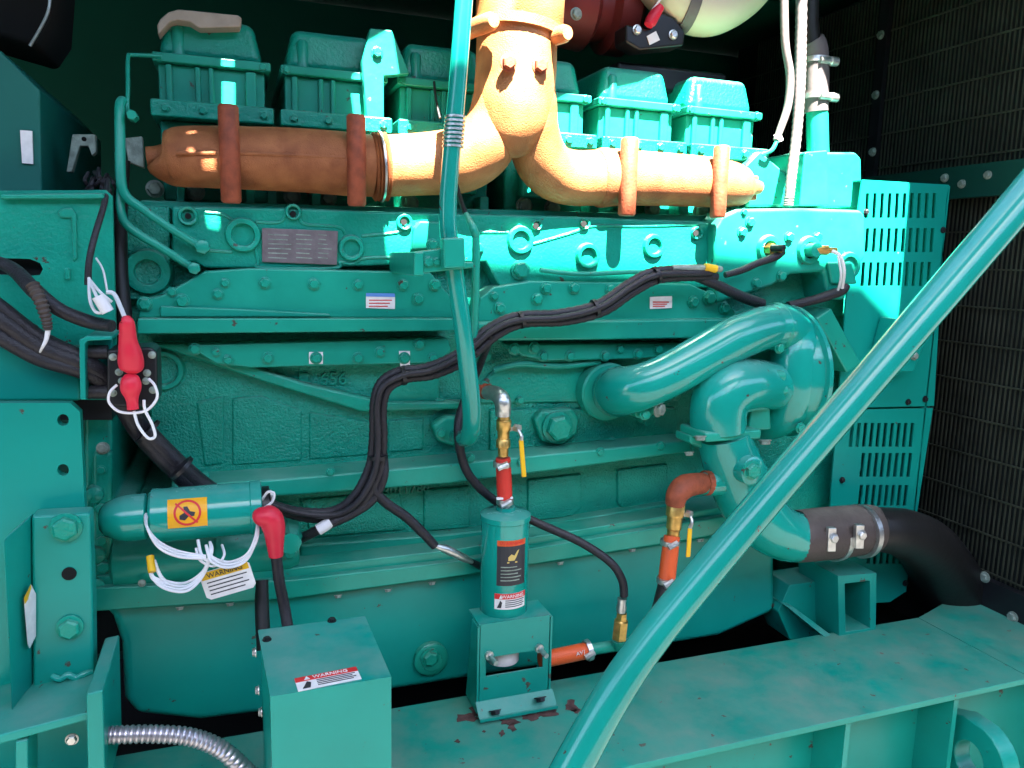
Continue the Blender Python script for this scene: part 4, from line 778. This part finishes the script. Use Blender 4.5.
# second valve train
K2 = thing('heater_inlet_line', 'rusty elbow, brass valve and orange hose below the water pump inlet', 'hose', P(665, 600, -.2))
m = MB(); pxtube(m, [(708, 483, -.15, 10), (695, 484, -.16, 11), (684, 487, -.17, 12), (677, 495, -.18, 11), (675, 505, -.18, 9.5)], 6, 20); pxtube(m, [(704, 483, -.15, 12.5), (709, 483, -.15, 12.5)], 1, 20); m.build('rusty_elbow', m_rust2, K2)
p0 = P(673, 536, -.18); h_ = (P(675, 503, -.18) - p0).z; rb = rp(p0, 8)
m = MB().lathe(p0, (0.04, 0, 1), [(0, rb * .8), (h_ * .2, rb * .8), (h_ * .24, rb * .95), (h_ * .6, rb * .95), (h_ * .62, rb * 1.15), (h_ * .95, rb * 1.15), (h_, rb)], 14); m.build('brass_valve', m_brass, K2)
handle(K2, 680, 516, -.18, 690, 528, 688, 557)
m = MB(); pxtube(m, [(672, 536, -.18, 8), (669, 560, -.19, 8.5), (666, 586, -.2, 8.5)], 4, 20); m.build('orange_hose', m_orange, K2)
clamp(K2, 670, 542, -.18, 9.8); clamp(K2, 666, 580, -.2, 9.6)
m = MB(); pxtube(m, [(665, 586, -.2, 7.5), (660, 608, -.22, 8), (652, 632, -.24, 8), (645, 655, -.26, 8)], 5, 18); m.build('black_hose', m_rubber, K2)
# bottom hose from heater to the right
K3 = thing('heater_drain_line', 'short orange hose and teal pipe at the foot of the heater bracket', 'hose', P(590, 655, -.14))
m = MB(); pxtube(m, [(540, 660, -.14, 8), (556, 657, -.14, 8.2), (575, 653, -.14, 8.2), (590, 650, -.14, 8)], 4, 20); m.build('orange_hose', m_orange, K3)
clamp(K3, 588, 650, -.14, 10.5, (1, 0, .15))
m = MB(); pxtube(m, [(586, 650, -.14, 5.5), (620, 645, -.14, 5.5), (650, 641, -.14, 5.5)], 4, 16); pxtube(m, [(619, 638, -.16, 7), (620, 646, -.15, 7)], 1, 14); m.build('pipe', m_teal, K3)
fo = flat(P(578, 651, -.145) + V3((0, -.0145, .003)), (1, 0, .13), (-.13, 0, 1)); m = MB(); put_text(m, 'AV1', .012, fo); m.build('lettering', m_paper, K3)

# ================================================================== BASE RAIL
zR = .52
D_ = thing('base_frame', 'dusty teal steel base rail running under the engine, with lifting eye', 'frame', (.9, -.3, .1))
MB().box(-.6, 1.62, -.402, -.10, zR - .014, zR).build('top_flange', m_rail, D_, bev=.002)
m = MB().prism([(1.622, -.402, zR - .013), (1.622, -.10, zR - .013), (1.80, -.04, zR - .013), (1.95, -.04, zR - .013), (1.95, -.402, zR - .013)], (0, 0, .012)); m.build('end_flange', m_rail, D_)
MB().box(-.6, 1.95, -.30, -.285, .12, zR - .0145).build('web', m_sheet, D_)
for xx in (1.13, 1.42): MB().box(xx, xx + .012, -.385, -.3005, .12, zR - .0145).each('stiffener', m_sheet, D_)
ec = P(958, 752, -.37); outer = [(.0, .088)] + [(.03 + .082 * math.cos(math.pi / 2 - math.pi * k / 12), .088 * math.sin(math.pi / 2 - math.pi * k / 12)) for k in range(1, 13)] + [(.0, -.088), (-.07, -.088), (-.07, .06)]
inner = [(.026 + .034 * math.cos(2 * math.pi * k / 24), .040 * math.sin(2 * math.pi * k / 24)) for k in range(24)]
le = MB().hole_plate(outer, [inner], lambda u, v, w_: V3((ec.x + w_, ec.y - u, ec.z + v)), 0, .045).build('lifting_eye', m_sheet, D_, bev=.003)
m = MB()
def chip(cx, cy, rx, ry, n=13, cut=1):
    pts = []
    for k in range(n):
        a = 2 * math.pi * k / n; s = random.uniform(.45, 1.15); pts.append((cx + rx * s * math.cos(a), cy + ry * s * math.sin(a)))
    q = [PZ(a, b, zR + .0012) for a, b in pts]; m.prism(q, (0, 0, -.0008))
for q in ((468, 718, 13, 5), (476, 710, 7, 8), (508, 722, 12, 4), (530, 717, 12, 4), (548, 713, 14, 4), (570, 706, 8, 7), (577, 710, 6, 3), (502, 733, 4, 4), (457, 741, 3, 2), (512, 727, 5, 5), (484, 731, 2, 1.5)): chip(*q)
m.each('bare_patch', m_chip, D_)
# far rail in black, its colour standing for the shade below the pan
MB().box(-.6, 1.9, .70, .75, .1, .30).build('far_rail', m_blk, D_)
# engine mount at the right
L2 = thing('engine_mount', 'teal box section engine mount standing on the far end of the base rail', 'mount', P(855, 632, -.1))
oz = [(838, 576), (877, 573), (876, 634), (839, 640)]; iz = [(845, 584), (870, 581), (870, 628), (846, 632)]
MB().hole_plate(oz, [iz], lambda u, v, w_: P(u, v, -.12) + V3((0, w_, 0)), 0, .14).build('box_section', m_sheet, L2, bev=.002)
MB().poly([(778, 612), (790, 585), (838, 578), (839, 639), (790, 640)], -.04, .05).build('side_plate', m_sheet, L2, bev=.003)
MB().prism([P(786, 606, -.06), P(792, 606, -.06), P(838, 640, -.12), P(828, 640, -.12)], (0, .15, .0)).build('gusset', m_sheet, L2, bev=.002)

# ================================================================== JUNCTION BOX
zj = .81
tops = [PZ(258, 630, zj), PZ(365, 616, zj), PZ(391, 676, zj), PZ(270, 696, zj)]
jx0 = (tops[0].x + tops[3].x) / 2; jx1 = (tops[1].x + tops[2].x) / 2; jy0 = (tops[2].y + tops[3].y) / 2; jy1 = (tops[0].y + tops[1].y) / 2
#print('jbox', jx0, jx1, jy0, jy1, tops)
JB = thing('junction_box', 'plain teal sheet metal junction box with a warning sticker on its lid', 'box', ((jx0 + jx1) / 2, (jy0 + jy1) / 2, zR + .001))
MB().prism([tops[3] + V3((.003, .003, -.004)), tops[2] + V3((-.003, .003, -.004)), tops[1] + V3((-.003, -.003, -.004)), tops[0] + V3((.003, -.003, -.004))], (0, 0, -(zj - .004 - zR - .001))).build('body', m_sheet, JB, bev=.003)
lid = MB().prism(tops, (0, 0, -.003)); 
fr = (tops[2] - tops[3]); m2 = MB().prism([tops[3] + V3((0, -.002, 0)), tops[2] + V3((0, -.002, 0)), tops[2] + V3((0, -.002, -.3)), tops[3] + V3((0, -.002, -.3))], (0, .002, 0)); lid.add(m2.v, m2.f)
lo = lid.build('lid', m_sheet, JB)
for q in ((267, 640), (332, 621)): p = PZ(q[0], q[1], zj); bolt(lo, 0, 0, 0, 3.6, 'black', rot=(math.pi / 2 * -1, 0, 0), at=p, name='screw')
for q in ((256, 652), (259, 690), (262, 712)): bolt(JB, q[0], q[1], tops[3].y + .03, 4, 'steel', rot=(0, 0, -math.pi / 2), name='screw')
wc = PZ(328, 679, zj + .0008); ux = (PZ(356, 672, zj) - PZ(300, 683, zj)).normalized(); uy = V3((0, 0, 1)).cross(ux)
warning_label(lo, flat(wc, ux, uy), rp(wc, 62), .034)
# conduit
m = MB(); q = cm([(90, 734, -.33, 9), (110, 735, -.33, 9), (150, 734, -.33, 9), (190, 737, -.33, 9), (222, 750, -.33, 9), (250, 775, -.33, 9)], 22)
q = [(a, b, y, r * (1.0 if i % 3 else .82)) for i, (a, b, y, r) in enumerate(q)]; pxtube(m, q, 1, 16)
m.build('flexible_conduit', m_conduit, None, label='ribbed silver flexible conduit curving along the bottom left', cat='conduit')

# ================================================================== DIAGONAL BRACE
Bc = thing('diagonal_brace', 'glossy teal tube crossing diagonally in front of everything at the right', 'tube', P(700, 577, -.75))
m = MB(); pxtube(m, [(1330, -165, -.75, 18), (1200, -12, -.75, 18), (1080, 130, -.75, 18), (1024, 197, -.75, 18), (940, 296, -.75, 17.5), (851, 400, -.75, 17), (775, 489, -.75, 17), (700, 578, -.75, 17.5), (650, 640, -.75, 18), (612, 696, -.75, 19), (575, 762, -.75, 20), (545, 820, -.75, 20)], 8, 36); m.build('tube', m_gloss, Bc)

# ================================================================== FAN GUARD and RADIATOR
def slots(x0_, x1_, y0_, y1_, n, sh):
    out = []; s = (x1_ - x0_) / (n - 1)
    for k in range(n):
        a = x0_ + k * s; w_ = 3.4; out.append([(a, y0_), (a + w_, y0_), (a + w_ - sh, y1_), (a - sh, y1_)])
    return out
FG = thing('fan_guard', 'teal sheet metal fan guard panel with rows of narrow vent slots', 'guard', P(890, 590, 0))
up_ = [(862, 181), (949, 186), (946, 200), (934, 406), (838, 408), (846, 300)]
sl_ = slots(866, 933, 193, 218, 10, 1.5) + slots(866, 931, 228, 252, 10, 1.7) + slots(862, 928, 262, 286, 10, 1.7)
pm = lambda u, v, w_: P(u, v, 0.0) + V3((0, w_, 0))
MB().hole_plate(up_, sl_, pm, 0, .004).build('upper_panel', m_sheet, FG, smooth=False)
lo_ = [(838, 410), (933, 408), (905, 592), (890, 602), (824, 606), (832, 480)]
sl2_ = slots(851, 911, 423, 447, 10, 2.5) + slots(862, 909, 453, 477, 8, 2.7) + slots(860, 905, 485, 506, 8, 2.3) + slots(868, 900, 549, 564, 6, 1.7)
MB().hole_plate(lo_, sl2_, pm, 0, .004).build('lower_panel', m_sheet, FG, smooth=False)
MB().prism([P(949, 186, .0), P(905, 592, .0), P(905, 592, .0) + V3((-.02, .5, 0)), P(949, 186, 0) + V3((-.02, .5, 0))], (.004, 0, 0)).build('side_panel', m_sheet, FG)
MB().prism([P(949, 186, .0), P(862, 181, 0), P(862, 181, 0) + V3((0, .5, 0)), P(949, 186, 0) + V3((0, .5, 0))], (0, 0, .003)).build('top_panel', m_sheet, FG)
for q in ((943, 230), (908, 402), (925, 399), (842, 480), (905, 583), (866, 212), (934, 322)): bolt(FG, q[0], q[1], -.001, 2.6, 'black')
m = MB().poly([(895, 318), (926, 340), (914, 372), (880, 372)], -.05, -.004); m.build('pivot_bracket', m_sheet, FG, bev=.003); bolt(FG, 933, 324, -.05, 4, 'dull'); bolt(FG, 914, 356, -.052, 3.5, 'dull')
# radiator: grille of upright bars in front of a dark core, facing the engine
RA = thing('radiator', 'dark radiator core behind a wire grille closing the right side', 'radiator', (2.0, .1, .1))
XR = 1.88
MB().box(XR + .06, XR + .3, -.55, 1.3, .15, 2.25).build('core', m_void, RA)
m = MB(); 
n = 120
for k in range(n):
    y_ = -.52 + k * .0135; m.box(XR + .0, XR + .004, y_, y_ + .0035, .45, 2.22)
m.build('grille_bars', m_wire, RA, smooth=False)
m = MB()
for k in range(17): m.box(XR - .005, XR - .0005, -.54, 1.2, .5 + k * .1, .504 + k * .1)
m.build('cross_wires', m_wire, RA, smooth=False)
m = MB(); m.box(XR - .02, XR - .0055, .44, .475, 1.62, 2.2); stp = m.build('support_strip', m_blk, RA)
for pp in ((881, 35), (876, 95), (873, 152)): bolt(stp, 0, 0, 0, 3.5, 'dull', rot=(0, 0, -math.pi / 2), at=PX(pp[0], pp[1], XR - .021), name='screw')
fz = PX(985, 182, XR).z
m = MB(); m.box(XR - .03, XR - .0055, -.54, .9, fz - .04, fz + .045); ufr = m.build('cross_member', m_dkrail, RA)
for pp in ((945, 178), (988, 175), (962, 184)): bolt(ufr, 0, 0, 0, 3.5, 'dull', rot=(0, 0, -math.pi / 2), at=PX(pp[0], pp[1], XR - .031), name='screw')
fz = PX(1000, 600, XR).z
m = MB(); m.box(XR - .03, XR - .0055, -.54, .9, fz - .16, fz + .05); lfr = m.build('bottom_member', m_blk, RA)
for pp in ((985, 577), (1013, 617)): bolt(lfr, 0, 0, 0, 4.5, 'dull', rot=(0, 0, -math.pi / 2), at=PX(pp[0], pp[1], XR - .031), name='screw')
# upright hose with clamps at the top right
UH = thing('upper_hose', 'grey rubber hose joint with two steel clamps above the thermostat outlet', 'hose', P(815, 150, .1))
m = MB(); pxtube(m, [(818, 158, .1, 10.5), (817, 112, .1, 10.5), (817, 105, .1, 10.5)], 1, 22); m.build('outlet_pipe', m_teal, UH)
m = MB(); pxtube(m, [(816, 112, .1, 12), (816, 80, .1, 12.5), (815, 50, .1, 12.5), (812, 40, .1, 11)], 4, 22); m.build('rubber_sleeve', m_grey, UH)
for b in (61, 97):
    p = P(816, b, .1); c = MB().lathe(p, (0, 0, 1), [(-.006, rp(p, 14)), (.006, rp(p, 14))], 26).build('hose_clamp', m_steel, UH)
    m = MB().lathe(P(830, b, .07), (1, 0, 0), [(-.03, .008), (.0, .008), (.002, .011), (.02, .011), (.022, .005)], 10); m.build('clamp_screw', m_steel, c)
m = MB(); pxtube(m, [(812, 44, .1, 9), (810, 20, .1, 8.5), (812, -30, .1, 8.5)], 4, 20); m.build('black_hose', m_rubber, UH)
m = MB(); q = cm([(802, -30, .04, 5.5), (801, 30, .04, 5.5), (800, 80, .03, 5.5), (797, 130, .02, 5), (791, 180, .0, 5), (788, 206, .0, 5)], 16); q = [(a, b, y, r * (1.06 if i % 2 else .94)) for i, (a, b, y, r) in enumerate(q)]; pxtube(m, q, 1, 14)
m.build('corrugated_conduit', m_grey, None, label='thin grey corrugated conduit running straight down in front of the clamped hose', cat='conduit')
m = MB(); pxtube(m, [(784, -30, .03, 4), (785, 40, .03, 4), (790, 75, .03, 4), (788, 105, .03, 4), (780, 130, .03, 3.6), (776, 140, .03, 3)], 8, 12)
gw = m.build('grey_wire', m_grey, None, label='grey wire bowing down left of the conduit to a small white plug', cat='wire')
m = MB(); m.tube([P(777, 134, .03), P(780, 141, .03)], .008, 12); m.build('plug', m_white, gw)
m = MB(); pxtube(m, [(777, 140, .03, 2), (772, 150, .03, 2), (762, 155, .04, 2)], 4, 8); m.build('lead', m_teal, gw)
